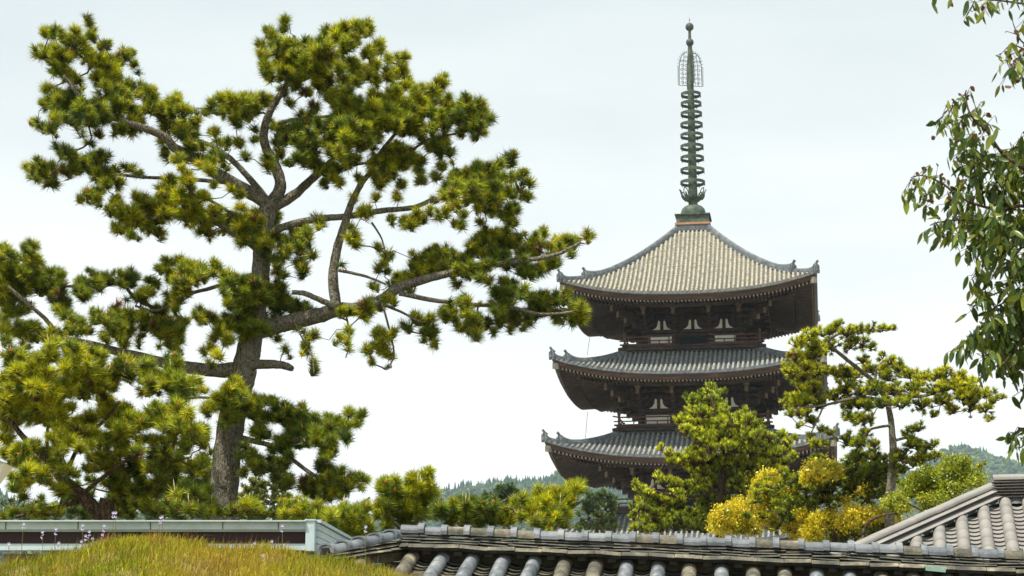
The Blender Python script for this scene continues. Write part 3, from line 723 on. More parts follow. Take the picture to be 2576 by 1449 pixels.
    if not leafy:
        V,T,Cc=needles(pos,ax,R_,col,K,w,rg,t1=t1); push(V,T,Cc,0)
    else:
        # small pointed leaves in loose drooping sprays
        m=leafy; P=pos[:,None]+rg.normal(size=(N,m,3))*(br_*.55); d=unit(rg.normal(size=(N,m,3))+np.array((0,0,-.35))); s=leafsz*rg.uniform(.6,1.25,(N,m,1))
        r=unit(np.cross(d,rg.normal(size=(N,m,3))))
        V=np.stack([P,P+d*s*.45+r*s*.27,P+d*s,P+d*s*.45-r*s*.27],axis=2).reshape(-1,3); b=np.arange(N*m)[:,None]*4
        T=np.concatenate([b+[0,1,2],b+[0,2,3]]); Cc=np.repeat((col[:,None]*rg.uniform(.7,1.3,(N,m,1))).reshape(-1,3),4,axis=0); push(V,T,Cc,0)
    if buds:
        nb=int(N*buds*1.6); ii=rg.integers(0,N,nb); a=unit(ax[ii]+rg.normal(size=(nb,3))*.25+np.array((0,0,.3)))
        p=pos[ii]+ax[ii]*R_[ii][:,None]*.10+rg.normal(size=(nb,3))*.012
        V,T=cones(p,a,R_[ii]*rg.uniform(.28,.46,nb),R_[ii]*rg.uniform(.065,.10,nb)); push(V,T,np.ones((len(V),3)),1)
    if candle:
        nb=int(N*candle); ii=rg.integers(0,N,nb); a=unit(rg.normal(size=(nb,3))*.12+np.array((0,0,1)))
        V,T=cones(pos[ii],a,R_[ii]*rg.uniform(.9,1.6,nb),R_[ii]*rg.uniform(.035,.05,nb)); push(V,T,np.ones((len(V),3)),2)
    V,T=prisms(src,pos,np.full(N,twr*1.4),np.full(N,twr)); push(V,T,np.ones((len(V),3)),3)
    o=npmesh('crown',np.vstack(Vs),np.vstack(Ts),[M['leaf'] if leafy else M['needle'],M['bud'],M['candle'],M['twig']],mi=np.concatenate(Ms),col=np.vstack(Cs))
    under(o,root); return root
# -------------------------------------------------- the big foreground pine
z1=pr("""270 210 50;330 210 60;460 200 40;540 150 45;450 270 90;300 300 70;250 340 60;380 360 90;520 340 80;640 280 60;560 230 50;740 330 60;790 330 45;810 400 45;700 390 70;600 400 70;350 430 80;420 470 60;480 500 50;590 480 70;680 490 80;780 520 60;840 530 50;650 560 80;740 590 80;870 590 80;900 560 60;290 540 50;350 590 70;440 600 80;270 640 50;380 660 90;500 680 90;600 640 80;330 740 60;430 740 70;540 740 70;200 755 40;250 770 45;310 790 50;620 720 70;700 690 80;800 690 80;700 790 60;780 790 60;600 820 40;540 860 35;500 820 30;850 760 60;930 680 80;1000 700 80;1060 620 60;1070 580 32;1100 680 70;1160 740 60;1020 780 70;1100 820 70;1170 820 50;980 860 40;1000 940 50;1080 980 60;1150 900 60;1180 980 40;
170 1010 40;250 1000 60;310 1030 70;220 1080 60;300 1110 60;370 920 50;420 950 60;480 1000 70;400 1040 60;560 1000 80;620 960 60;600 1060 70;640 1120 50;700 1040 50;780 1030 50;840 1050 40;700 1110 60;600 1170 50;530 1200 60;480 1210 40;700 1200 40;720 1240 25;580 1210 45;
830 1200 50;880 1240 60;1000 1180 80;1030 1110 60;1130 1110 70;1130 1060 40;960 1260 70;1060 1260 80;1160 1220 70;1230 1200 60;1120 1320 90;1220 1330 80;680 1280 60;740 1320 70;800 1300 60;840 1350 80;720 1390 60;940 1340 70;1300 1290 70;1350 1370 90;1250 1400 80;1400 1330 60;1460 1260 40;1480 1330 50;1530 1380 60;950 1420 60;800 1430 50;1430 1420 60;
1240 680 30;1280 640 50;1340 600 50;1400 620 70;1480 620 70;1500 680 70;1560 610 60;1420 730 60;1350 690 50;1450 870 40;1380 870 45;1280 800 35;1300 950 50;1260 1030 50;1230 900 40;1530 850 40;1350 1000 35;1400 1150 40;1450 1180 45;1300 1130 40""",.4166,0,0)
z2=pr("""160 200 50;200 230 60;270 130 42;260 180 40;140 280 50;150 350 60;160 400 60;230 300 80;300 280 70;250 400 90;330 360 80;400 300 70;430 260 40;380 400 80;500 280 70;510 340 90;460 420 80;530 190 40;580 200 50;640 180 60;700 160 60;770 150 50;780 210 50;690 240 60;640 260 50;600 240 50;560 380 70;620 330 60;600 440 70;680 400 70;780 340 70;840 300 60;800 400 60;740 430 60;850 270 30;900 370 45;960 360 45;1000 350 40;980 430 50;1000 480 50;890 470 60;930 440 40;820 500 60;700 500 80;620 520 70;540 480 60;300 480 70;200 480 60;160 450 40;340 530 50;260 560 50;530 560 50;600 600 60;950 560 70;1000 520 50;900 600 70;820 600 70;1060 570 50;1100 560 50;1160 570 70;1220 510 50;1230 480 30;1130 620 80;1050 650 80;970 660 80;880 680 70;800 660 70;700 650 80;640 620 60;590 640 60;620 700 70;710 720 80;780 760 80;690 780 70;620 760 60;870 750 70;960 740 80;1060 730 80;1160 700 80;1240 640 60;1260 590 40;1350 650 70;1370 600 50;1440 630 50;1330 710 60;1410 700 80;1500 720 50;1450 780 70;1380 770 60;1340 810 50;1430 840 35;1270 720 50;1230 770 60;1150 790 60;1080 800 60;990 790 70;560 760 60;500 790 50;530 860 60;600 850 60;650 850 80;720 880 60;430 850 50;380 880 50;390 930 50;460 900 60;560 930 60;640 940 60;700 970 50;640 1000 50;380 980 50;450 1000 60;500 1040 80;560 1080 50;520 1110 50;600 1110 40;780 840 60;820 830 50;800 900 40;960 900 70;900 950 70;1000 920 60;840 980 60;900 1010 80;980 1000 60;1060 960 70;1090 1000 50;860 1060 50;800 1010 50;930 1070 40;1150 900 50;1200 860 50;1220 930 50;1260 930 45;1220 1010 50;1250 880 40;1290 990 30;
1320 1060 60;1330 1130 60;1290 1100 50;1420 1050 60;1440 1010 50;1500 1040 60;1480 1110 70;1400 1140 70;1560 1000 50;1620 970 45;1650 930 32;1640 1000 30;1590 1080 50;1560 1140 60;1680 1070 50;1720 1050 40;1750 1110 40;1700 1150 50;1740 1200 50;1640 1180 60;1550 1210 60;1470 1200 60;1380 1200 60;1290 1180 50;1240 1200 45;1180 1220 35;1240 1280 45;1150 1290 40;1200 1310 40;1310 1240 35;1350 1310 40;1340 1370 40;1290 1350 30;1430 1260 40;1480 1290 45;1450 1340 35;1560 1260 45;1620 1280 50;1660 1270 45;1620 1340 40;1650 1360 30;1580 1310 40;
750 1290 50;790 1280 40;920 1340 50;980 1340 40;1060 1340 60;1080 1310 50;1030 1370 45;1110 1350 30;
170 960 45;160 1010 45;250 940 50;300 1000 50;200 760 45;260 780 50;290 850 50;230 860 50;120 840 30;350 780 50;410 760 60;380 820 50;480 760 50;60 620 60;0 640 60;120 650 50;140 600 50;40 700 50;200 640 50;
200 1300 60;130 1310 70;60 1340 70;200 1360 60;40 1400 80;130 1400 70;330 1420 50;420 1410 55""",.4166,603.7,0)
z4=pr("""100 60 80;200 80 70;250 40 60;120 170 80;180 240 80;40 200 80;20 110 60;270 180 70;330 210 60;340 250 50;300 290 50;420 180 60;460 150 50;390 240 60;430 300 60;500 300 40;400 350 50;440 400 50;430 440 40;240 330 50;260 400 55;300 440 45;480 220 40;560 80 40;550 110 35;
770 130 40;780 210 40;800 180 35;800 230 30;950 250 35;1000 300 40;990 360 40;960 400 45;1010 410 40;1040 290 35;700 340 25;
30 480 70;100 500 70;60 560 80;130 560 80;200 520 70;180 600 80;280 530 60;310 590 60;270 620 60;40 640 70;130 660 70;60 730 90;100 800 80;40 850 60;160 750 60;240 660 60;320 660 60;380 700 60;350 620 60;440 680 50;500 690 50;450 640 40;230 780 50;200 830 50;300 800 35;250 870 30;330 760 30;
480 860 45;520 850 30;450 910 40;470 960 40;430 980 30;500 1030 30;520 1080 40;500 1110 35;400 800 35;440 830 30;330 960 25;350 1000 20;310 930 25;
740 800 30;760 830 30;690 870 35;740 900 35;660 890 25;750 930 25;700 680 50;760 680 40;680 700 40;850 720 50;900 680 60;960 640 50;880 640 40;830 680 40;1010 600 40;1060 620 35;
950 810 45;1010 850 50;1060 830 40;980 890 45;920 920 40;870 950 40;900 980 30;960 950 35;1020 980 45;1040 1000 30;920 1040 30;1010 1070 30;990 910 30;930 860 35;
1170 820 35;1140 800 30;1190 700 30;1210 740 35;1240 760 40;1290 760 45;1310 720 40;1270 830 45;1320 860 50;1260 880 40;1330 900 35;1360 930 25;1330 820 40;
1200 280 35;1250 300 40;1200 340 45;1180 380 35;1270 370 60;1340 330 60;1360 250 50;1300 290 50;1400 290 60;1430 270 40;1440 340 60;1400 390 60;1330 400 50;1480 290 50;1520 340 60;1500 400 60;1560 360 50;1570 290 50;1600 240 50;1580 320 40;1540 420 50;1480 440 40;1500 500 30;1120 470 40;1150 440 40;1200 440 40;1250 440 40;1060 500 40;1030 490 30;960 530 30;910 510 35;1100 530 50;1150 500 40;1180 560 40;
1680 160 60;1720 190 70;1700 130 45;1790 150 60;1830 140 50;1740 260 70;1800 220 70;1870 190 60;1900 240 60;1680 290 60;1650 230 50;1820 300 60;1760 340 60;1700 370 50;1920 180 50;1960 150 30;1950 290 60;2000 240 60;1900 340 60;1960 350 50;2040 180 50;2090 130 35;2100 160 35;2080 220 60;2060 290 60;2140 230 50;2130 300 50;2160 350 50;2180 180 50;2220 200 50;2200 260 40;2270 190 50;2330 190 50;2390 170 45;2420 170 30;2400 210 35;2300 240 35;2290 290 35;2190 360 40;2100 360 40;2040 390 50;1980 400 45;1930 420 40;1840 380 40;2060 420 30;2010 440 35;1640 370 40;1620 420 40;
1660 450 35;1720 470 40;1760 530 40;1820 480 50;1880 490 50;1900 540 40;1840 550 50;1780 590 50;1830 600 50;1940 580 40;1960 530 30;1980 570 35;1750 640 40;1810 660 50;1870 640 40;1550 590 35;1570 620 40;1560 660 30;1640 640 30;
2040 590 40;2090 570 50;2060 640 60;2120 600 50;2180 570 50;2130 660 60;2250 550 40;2190 620 50;2240 600 40;2100 700 50;2180 700 50;2200 740 40;2230 760 35;2320 640 60;2350 690 60;2380 680 40;2300 700 60;2290 760 45;2360 740 40;2250 700 40;2020 650 50;1980 700 50;2040 720 50;1930 740 45;1990 760 40;1960 800 40;1880 700 50;1880 760 45;1860 800 35;1820 720 45;1800 760 40;1760 700 50;1720 760 45;1750 820 40;1710 790 40;1640 730 50;1600 760 50;1570 700 40;1580 830 40;1630 810 50;1630 870 35;1550 790 40;1500 800 40;1480 740 50;1490 690 40;1420 680 45;1390 700 40;1450 640 40;1410 720 35;1530 640 50""",.3646,603.7,536.6)
z3a=pr("""30 190 60;80 230 60;30 280 80;90 330 80;210 180 50;280 170 60;270 230 60;190 280 70;260 320 80;320 300 50;60 390 90;40 480 90;130 430 90;200 400 80;300 390 80;380 400 60;420 390 50;470 380 50;510 410 60;480 460 70;400 470 80;330 500 90;230 510 90;140 540 90;50 580 90;350 560 80;430 560 70;520 500 50;500 560 60;540 610 50;450 620 60;120 640 80;30 680 80;200 640 60;60 740 70;150 730 70;220 700 60;540 690 70;480 690 50;560 760 70;620 800 70;680 820 70;600 880 60;680 880 60;560 850 50;520 900 40;-60 300 90;-60 450 90;-60 600 90;
160 830 60;90 870 60;210 870 80;290 860 90;350 900 70;290 940 60;230 930 60;370 950 60;430 890 60;440 940 40;150 910 60;60 880 60;30 830 50;60 960 40;40 1000 40;180 990 50;200 1020 40;
670 480 60;650 540 60;700 520 60;770 400 50;830 420 60;880 440 60;790 470 60;740 560 60;700 600 60;830 520 60;940 400 40;1000 400 40;1050 440 70;1040 500 60;1120 400 50;1150 440 40;1110 500 50;1000 480 40;920 480 40;1060 600 40;1130 590 50;1200 560 60;1250 460 50;1290 480 60;1260 560 60;1200 640 50;960 660 40;940 700 50;
1320 360 50;1370 290 50;1360 340 50;1430 320 60;1500 290 60;1560 320 60;1600 370 60;1540 400 70;1450 400 60;1420 450 50;1500 480 80;1590 460 80;1680 340 60;1700 390 60;1650 420 50;1780 310 50;1820 360 50;1860 400 40;1780 400 50;1700 450 50;1550 540 70;1480 560 60;1580 580 50;1500 620 60;1420 600 50;
800 740 60;870 740 70;940 760 60;880 810 70;800 800 60;1010 740 50;1090 730 50;1080 790 60;1020 850 80;1080 870 60;950 870 60;1000 930 60;1040 980 50;1020 1020 35;1170 780 60;1240 790 60;1200 720 50;1300 700 60;1380 680 60;1470 700 60;1280 830 60;1200 860 60;1330 780 60;1400 800 60;1460 830 60;1550 800 60;1530 860 60;1470 900 60;1400 880 60;1340 920 60;1300 880 50;1460 960 60;1400 980 50;1520 960 40;1440 1030 50;1500 1040 40;1320 1010 30;1150 960 25;1160 1020 35;1190 920 40;900 880 40;880 940 50;900 970 35;740 890 40;
1680 700 50;1650 760 50;1700 790 60;1720 760 60;1790 780 60;1880 430 60;1940 410 60;1900 500 60;1960 480 60;1950 560 80;1880 560 60;1900 640 60;1980 640 60;2050 560 60;2080 500 50;2120 560 70;2180 480 60;2220 600 70;2150 640 60;2080 720 70;2000 760 60;1900 770 70;1940 830 60;1990 820 60;2050 820 60;2150 800 70;2200 760 60;2180 860 60;2120 880 60;2020 870 50;1860 860 60;1820 890 60;1800 940 50;1900 930 60;1880 980 50;1940 970 40;2060 950 40;1740 1000 40;1770 1030 50;1720 1060 40;1800 1080 50;1840 1100 40;1770 1170 40""",.30096,0,570.2)
z5a=pr("""1600 150 60;1580 220 70;1640 200 60;1660 270 70;1550 290 70;1500 260 50;1520 330 70;1600 330 70;1700 330 80;1780 330 70;1740 400 60;1640 410 60;1560 400 60;1760 260 50;1820 280 50;1420 360 60;1450 320 50;1780 450 60;1760 500 60;1820 400 60;1640 470 40;1540 460 40;
1880 280 50;1900 330 60;1960 330 60;1990 370 60;1940 420 70;1870 400 50;2020 440 70;2060 390 60;2100 330 32;2110 420 70;2180 420 60;2130 500 70;2060 520 60;1990 500 60;2220 450 60;2270 410 50;2200 530 60;2180 570 50;2280 480 60;2320 430 50;2380 460 60;2350 520 60;2390 550 50;2420 380 50;2470 400 50;2500 380 40;2460 450 40;2280 560 60;2240 610 50;2120 590 50;2060 600 50;2000 580 60;1960 620 60;2260 660 50;2300 640 50;2220 680 40;1880 620 50;1920 560 40;1800 520 50;1850 530 40;
1700 610 35;1680 660 50;1740 660 50;1720 720 50;1690 780 50;1780 700 60;1810 760 60;1860 700 60;1880 760 60;1920 830 70;1960 760 60;1990 820 50;1940 880 50;1980 700 50;2000 660 40;2000 870 40;1760 780 40;
2120 840 60;2100 880 60;2160 860 60;2220 780 50;2260 750 50;2280 820 60;2310 780 50;2340 870 70;2260 900 70;2180 920 70;2280 960 50;2200 970 40;2120 930 50;2380 840 50;2430 850 50;2480 820 50;2510 830 35;2480 880 40;2400 900 50;2340 940 40;2210 730 40;2360 780 40""",.3646,0,905.6)
YM=25.0
brs=[(path("625 918 690 916 722 922 735 928"),26,15,-.1,-.2),
 (path("605 930 540 931 466 924 376 904 295 884 211 862 144 850"),40,13,0,-.4),(path("150 852 114 802 75 769 20 720"),13,8,-.4,-.8),
 (path("640 835 720 812 790 797 850 780 920 776 960 755 1000 726 1060 705 1120 690 1200 670 1290 660 1400 640 1460 610"),46,7,0,-.7),
 (path("1005 738 1090 755 1180 765 1280 772 1360 790 1440 785"),13,6,-.4,-.9),(path("965 767 1010 785 1060 812"),8,5,-.3,-.6),
 (path("845 775 838 700 845 640 865 570 885 510 910 460 935 430 960 380 1000 330"),28,8,-.3,-.1),
 (path("835 768 800 752 765 738 735 735"),16,12,-.3,-.45),
 (path("672 512 610 472 550 440 490 400 440 372 415 345 370 325 310 305 250 280 200 240 160 190"),36,8,0,-.8),
 (path("670 500 620 440 580 400 540 370 490 350 450 320"),18,10,0,.5),
 (path("680 515 705 470 690 410 668 370 665 320 690 260 720 215 735 150 740 90"),34,9,0,.3),
 (path("682 525 740 490 780 455 840 400 890 360 960 300"),30,8,0,.6),
 (path("602 462 560 458 460 450 350 445 270 435"),13,7,-.1,.4),
 (path("665 600 710 572 800 550 870 545 960 530 1040 522 1100 500 1180 508 1260 500 1320 470"),22,6,0,-.5),
 (path("700 310 740 300 780 297 840 290 920 270"),11,6,.2,-.2),(path("845 420 920 410 1000 400 1080 350 1150 335 1220 310"),9,5,.3,0),
 (path("852 680 920 695 970 715"),9,5,-.3,-.5),(path("735 215 800 180 860 120 920 90"),10,5,.3,.6),
 (path("600 1100 640 1110 690 1125 740 1160 790 1195 830 1205"),15,8,0,-.5),(path("690 1125 760 1100 840 1075 900 1065"),9,5,-.2,-.5),
 (path("650 690 600 700 540 722 470 742 400 780 340 770"),13,6,0,-.5),(path("655 640 610 600 540 560 450 540 380 550"),14,6,0,-.4),
 (path("600 1050 560 1010 500 1000 440 1010"),9,5,0,-.4),(path("668 560 600 545 520 500 470 490"),12,5,0,-.3),(path("870 790 880 850 870 900"),5,3,-.35,-.5),(path("960 760 985 850 990 900 970 930"),6,3,-.35,-.5),
 (path("935 560 960 600 970 640"),6,3,-.2,-.3),(path("735 800 760 850 785 900 790 940"),5,3,-.3,-.5)]
trk=(path("562 1290 565 1230 568 1180 575 1110 590 1020 612 940 628 870 640 800 650 730 658 660 660 600 672 540 682 500"),[70,70,72,68,66,66,60,54,50,46,46,46,44],[0]*13)
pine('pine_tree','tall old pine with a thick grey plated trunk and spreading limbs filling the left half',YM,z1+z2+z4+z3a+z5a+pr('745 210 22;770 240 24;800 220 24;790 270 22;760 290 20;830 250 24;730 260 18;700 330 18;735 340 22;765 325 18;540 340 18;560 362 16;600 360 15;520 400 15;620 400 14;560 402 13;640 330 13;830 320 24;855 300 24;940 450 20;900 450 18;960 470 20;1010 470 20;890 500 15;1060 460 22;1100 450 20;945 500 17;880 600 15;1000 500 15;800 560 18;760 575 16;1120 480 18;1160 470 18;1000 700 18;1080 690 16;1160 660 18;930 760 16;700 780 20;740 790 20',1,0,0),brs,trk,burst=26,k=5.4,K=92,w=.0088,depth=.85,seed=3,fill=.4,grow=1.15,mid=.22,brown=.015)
# -------------------------------------------------- leaning pine at the left edge
c1=pr("""60 1110 60;30 1080 40;150 1090 60;160 1060 50;220 1110 50;270 1110 40;300 1090 50;430 1010 50;480 990 60;540 1010 70;620 1020 70;690 1040 70;640 1090 80;560 1090 70;720 1110 60;780 1060 60;850 1080 60;830 1140 60;740 1160 50;440 1100 70;400 1070 50;600 1160 60;520 1150 50;360 1100 50;
270 1180 70;300 1230 80;280 1260 80;160 1220 80;110 1180 60;200 1270 70;60 1270 80;60 1330 90;120 1380 90;200 1370 90;310 1370 100;390 1240 80;440 1260 60;410 1310 80;440 1370 80;350 1450 80;200 1450 80;30 1430 90;
580 1240 50;590 1290 60;550 1320 60;670 1240 50;720 1230 60;780 1180 50;790 1230 70;770 1280 70;830 1290 60;740 1350 90;820 1380 80;850 1340 60;910 1260 70;940 1290 60;930 1350 60;880 1420 60;620 1380 70;700 1420 80;640 1330 50;550 1400 60;
990 1170 60;1020 1130 60;1080 1110 50;1100 1180 60;1010 1210 60;1090 1250 60;1060 1270 60;1170 1140 50;1220 1140 60;1220 1200 80;1270 1160 60;1300 1220 60;1250 1260 60;1270 1310 70;1190 1310 60;1350 1280 60;1400 1240 60;1390 1290 60;1420 1130 50;1430 1190 50;1480 1210 60;1500 1260 60;1440 1270 60;1490 1100 40;1200 1380 50;1380 1340 60;1300 1370 70;1450 1340 60;1520 1330 60;1540 1400 80;1470 1420 60;1600 1300 60;1650 1300 50;1620 1370 50;1700 1370 50""",.30096,0,570.2)
c2=pr("""1080 330 60;1050 380 60;1130 380 60;1040 430 80;1150 440 80;1230 330 60;1240 400 70;1260 280 40;1310 390 60;1240 460 70;1180 500 70;1280 520 70;1350 490 60;1400 500 60;1340 560 80;1280 600 60;1400 590 50;1420 540 40;1200 560 60;870 340 60;830 350 60;900 400 60;780 330 40;760 400 70;720 380 70;700 330 50;640 400 60;860 430 70;940 420 60;980 460 60;790 480 60;870 500 70;800 550 80;860 600 70;720 570 70;640 520 70;580 430 70;520 430 60;560 500 60;620 600 60;500 500 80;470 580 80;560 620 60;400 400 80;420 480 80;340 330 70;420 340 60;500 330 50;350 430 80;260 330 80;180 320 80;100 320 80;30 320 60;30 400 80;120 400 80;200 400 70;280 420 60;380 560 70;440 640 60;400 710 70;440 760 60;490 780 50;380 640 50;1140 640 50;1150 700 70;1060 680 50;1230 690 60;1210 750 60;1130 770 60;1090 620 50;960 560 50;1030 560 60;1100 560 60;940 640 60;960 720 60;880 680 60;1040 760 70;960 800 70;860 780 70;780 700 60;700 650 60;640 690 60;700 740 70;780 800 60;620 760 50;960 870 70;1040 870 60;1120 850 60;1200 840 60;1240 860 50;1160 920 60;1080 940 60;880 900 70;800 900 70;800 980 70;740 860 60;900 980 70;980 960 70;1000 1030 60;900 1060 60;800 1060 50;1100 1040 60;1180 1000 60;1250 950 60;1280 870 50;1300 960 60;1340 920 60;1380 970 60;1420 900 45;1300 1040 60;1380 1050 60;1450 1000 50;1500 1050 60;1210 1070 50;1600 1060 60;1700 1050 60;1800 1060 50;1740 1010 50;1680 990 40;1390 710 50;1370 770 50;1330 790 40;1420 690 40;1450 650 35;1320 730 50;
40 560 80;60 660 80;150 620 80;250 600 60;120 720 60;180 780 70;100 820 60;250 720 60;300 770 60;200 850 60;120 900 50;150 950 40;280 830 50;330 850 40;430 930 50;480 900 50;400 900 40;240 1010 50;200 1060 50;100 1070 60;300 1060 40;400 1060 40;30 1080 50""",.3646,0,905.6)
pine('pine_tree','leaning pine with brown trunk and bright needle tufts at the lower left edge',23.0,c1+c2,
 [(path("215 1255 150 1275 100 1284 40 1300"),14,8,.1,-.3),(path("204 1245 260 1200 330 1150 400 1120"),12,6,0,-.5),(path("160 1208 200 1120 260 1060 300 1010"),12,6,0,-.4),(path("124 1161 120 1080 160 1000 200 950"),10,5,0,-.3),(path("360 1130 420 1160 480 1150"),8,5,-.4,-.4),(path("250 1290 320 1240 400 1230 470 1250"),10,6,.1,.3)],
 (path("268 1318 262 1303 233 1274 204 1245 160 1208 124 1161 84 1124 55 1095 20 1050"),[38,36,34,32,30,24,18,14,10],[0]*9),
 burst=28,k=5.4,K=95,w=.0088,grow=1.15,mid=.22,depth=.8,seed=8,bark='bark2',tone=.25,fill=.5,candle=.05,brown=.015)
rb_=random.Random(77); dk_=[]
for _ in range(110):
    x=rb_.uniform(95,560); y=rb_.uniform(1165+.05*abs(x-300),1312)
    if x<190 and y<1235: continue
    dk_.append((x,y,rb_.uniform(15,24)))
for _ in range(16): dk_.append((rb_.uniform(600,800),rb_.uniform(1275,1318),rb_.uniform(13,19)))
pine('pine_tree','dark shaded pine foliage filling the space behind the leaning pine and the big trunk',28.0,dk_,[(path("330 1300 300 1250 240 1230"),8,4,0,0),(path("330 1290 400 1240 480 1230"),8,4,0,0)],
 (path("330 1400 332 1320 328 1260 335 1215"),[16,13,10,6],[0]*4),burst=24,k=3.6,K=80,w=.010,depth=.7,seed=15,bark='bark2',tone=-1.2,fill=.6,buds=.4)  # added foliage; its dark tone puts the shade behind the crowns into the colour
# -------------------------------------------------- low pines behind the old wall
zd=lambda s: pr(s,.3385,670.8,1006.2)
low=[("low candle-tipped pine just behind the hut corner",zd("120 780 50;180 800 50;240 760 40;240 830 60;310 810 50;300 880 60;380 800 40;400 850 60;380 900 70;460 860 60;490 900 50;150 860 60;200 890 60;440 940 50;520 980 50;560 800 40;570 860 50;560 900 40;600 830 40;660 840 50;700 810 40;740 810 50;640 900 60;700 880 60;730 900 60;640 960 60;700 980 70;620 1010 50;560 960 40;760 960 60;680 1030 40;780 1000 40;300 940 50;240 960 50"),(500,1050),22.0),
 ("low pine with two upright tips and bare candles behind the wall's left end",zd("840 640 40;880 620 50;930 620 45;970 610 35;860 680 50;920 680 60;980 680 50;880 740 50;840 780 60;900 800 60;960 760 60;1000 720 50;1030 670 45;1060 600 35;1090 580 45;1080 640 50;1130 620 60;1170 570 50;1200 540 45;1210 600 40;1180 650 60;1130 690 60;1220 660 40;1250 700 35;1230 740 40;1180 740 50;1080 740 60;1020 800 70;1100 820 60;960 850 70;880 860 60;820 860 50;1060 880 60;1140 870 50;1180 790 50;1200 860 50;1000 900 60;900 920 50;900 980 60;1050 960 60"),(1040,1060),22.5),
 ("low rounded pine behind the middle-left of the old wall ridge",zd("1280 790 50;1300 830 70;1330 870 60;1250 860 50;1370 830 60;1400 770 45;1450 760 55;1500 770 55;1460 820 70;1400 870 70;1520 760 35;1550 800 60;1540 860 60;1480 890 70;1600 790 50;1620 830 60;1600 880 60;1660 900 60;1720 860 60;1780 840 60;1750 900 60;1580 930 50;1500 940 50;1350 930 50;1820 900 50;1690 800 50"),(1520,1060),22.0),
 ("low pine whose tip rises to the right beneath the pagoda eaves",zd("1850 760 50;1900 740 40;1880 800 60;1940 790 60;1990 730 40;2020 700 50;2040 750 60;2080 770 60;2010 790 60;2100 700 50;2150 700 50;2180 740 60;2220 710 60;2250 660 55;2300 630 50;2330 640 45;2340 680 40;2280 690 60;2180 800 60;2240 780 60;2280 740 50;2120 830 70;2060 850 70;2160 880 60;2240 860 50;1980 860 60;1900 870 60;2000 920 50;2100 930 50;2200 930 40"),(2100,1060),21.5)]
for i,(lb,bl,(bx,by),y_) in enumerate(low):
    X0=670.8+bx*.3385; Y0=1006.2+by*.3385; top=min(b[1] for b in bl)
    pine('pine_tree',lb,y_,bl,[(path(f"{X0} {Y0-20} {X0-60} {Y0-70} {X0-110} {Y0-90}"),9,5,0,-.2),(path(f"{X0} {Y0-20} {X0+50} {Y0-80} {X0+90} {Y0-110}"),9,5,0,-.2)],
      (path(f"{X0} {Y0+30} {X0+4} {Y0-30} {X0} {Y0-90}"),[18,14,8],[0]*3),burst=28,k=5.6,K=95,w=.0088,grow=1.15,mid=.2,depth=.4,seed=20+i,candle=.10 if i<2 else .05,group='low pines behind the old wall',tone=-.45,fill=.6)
# -------------------------------------------------- trees farther back
ZE=lambda s: pr(s,.3334,1341.6,831.8)
PAL_E=[(.07,.11,.012),(.18,.24,.014),(.34,.38,.016),(.50,.52,.02),(.66,.62,.03)]
pine('pine_tree','bushy bright green young pine standing directly in front of the pagoda',60.0,ZE("""1335 430 40;1300 490 50;1260 470 40;1380 480 60;1430 480 40;1200 500 35;1150 520 45;1230 560 80;1330 560 90;1410 560 60;1180 610 60;1270 640 80;1370 640 90;1440 620 50;1150 650 60;1100 690 50;1180 710 80;1280 730 90;1380 740 90;1470 700 80;1550 660 60;1600 620 45;1620 690 70;1680 710 60;1560 750 90;1450 800 90;1340 810 90;1240 790 80;1160 760 70;1640 790 80;1700 770 60;1590 850 90;1700 860 80;1780 820 60;1850 820 60;1880 790 40;1920 860 50;1960 820 40;1800 890 80;1880 920 60;1740 950 90;1640 930 90;1520 900 80;1440 880 60;1300 880 80;1210 910 60;1170 950 60;1080 960 60;1020 930 45;960 890 40;1050 1000 60;1130 990 70;1220 1000 80;1330 990 90;1430 1000 80;1530 1010 90;1640 1030 90;1740 1040 70;1820 1010 60;1480 1090 90;1380 1080 80;1290 1080 70;1200 1070 60;1580 1110 80;1660 1130 60;960 1120 50;930 1100 30;1010 1140 55;1080 1160 60;1150 1180 60;1230 1160 80;1320 1160 80;1420 1180 80;1510 1200 80;1600 1220 80;1110 1240 50;1200 1240 60;1300 1260 60;760 1150 35;790 1190 50;840 1220 60;890 1260 60;960 1290 70;1040 1300 70;900 1320 60;800 1340 60;750 1330 30;1120 1330 60;880 1370 70;980 1370 70;1080 1380 70;1180 1370 60;1260 1320 60;1360 1270 70;1460 1290 80;1560 1300 60;1340 1350 80;1240 1420 70;760 1420 50;840 1430 50;1450 1380 60;1650 1300 60;930 1440 60;1050 1440 60;1400 860 50;1500 960 60;1000 1480 60;1120 1450 60;1200 1480 60;1330 1440 70;880 1500 50;1300 1500 60;1400 1480 50;1560 1380 60;1650 1360 60;1750 1080 60;1840 1060 60;1900 1000 60;1960 960 50;1700 1180 60;1640 1250 60""")+pr('1600 1330 18;1630 1325 18;1660 1335 18;1700 1330 20;1740 1325 20;1770 1335 20;1680 1300 18;1720 1300 18;1760 1300 18;1645 1300 16',1,0,0),
 [(path("1820 1160 1760 1120 1700 1080"),7,3,0,-1),(path("1818 1130 1880 1100 1960 1085"),7,3,0,-1),(path("1815 1230 1740 1250 1660 1240 1600 1215"),9,4,0,-1.5),(path("1818 1240 1900 1230 1960 1200"),8,4,0,-1)],
 (path("1812 1350 1815 1240 1820 1160 1812 1100 1800 1050 1788 990"),[22,18,14,10,7,4],[0]*6),burst=13,k=3.4,K=34,w=.028,pal=PAL_E,grow=1.15,mid=.25,depth=2.4,buds=.0,seed=31,bark='bark2',upb=1.3,t1=58,fill=.7,twr=.012,candle=.06)
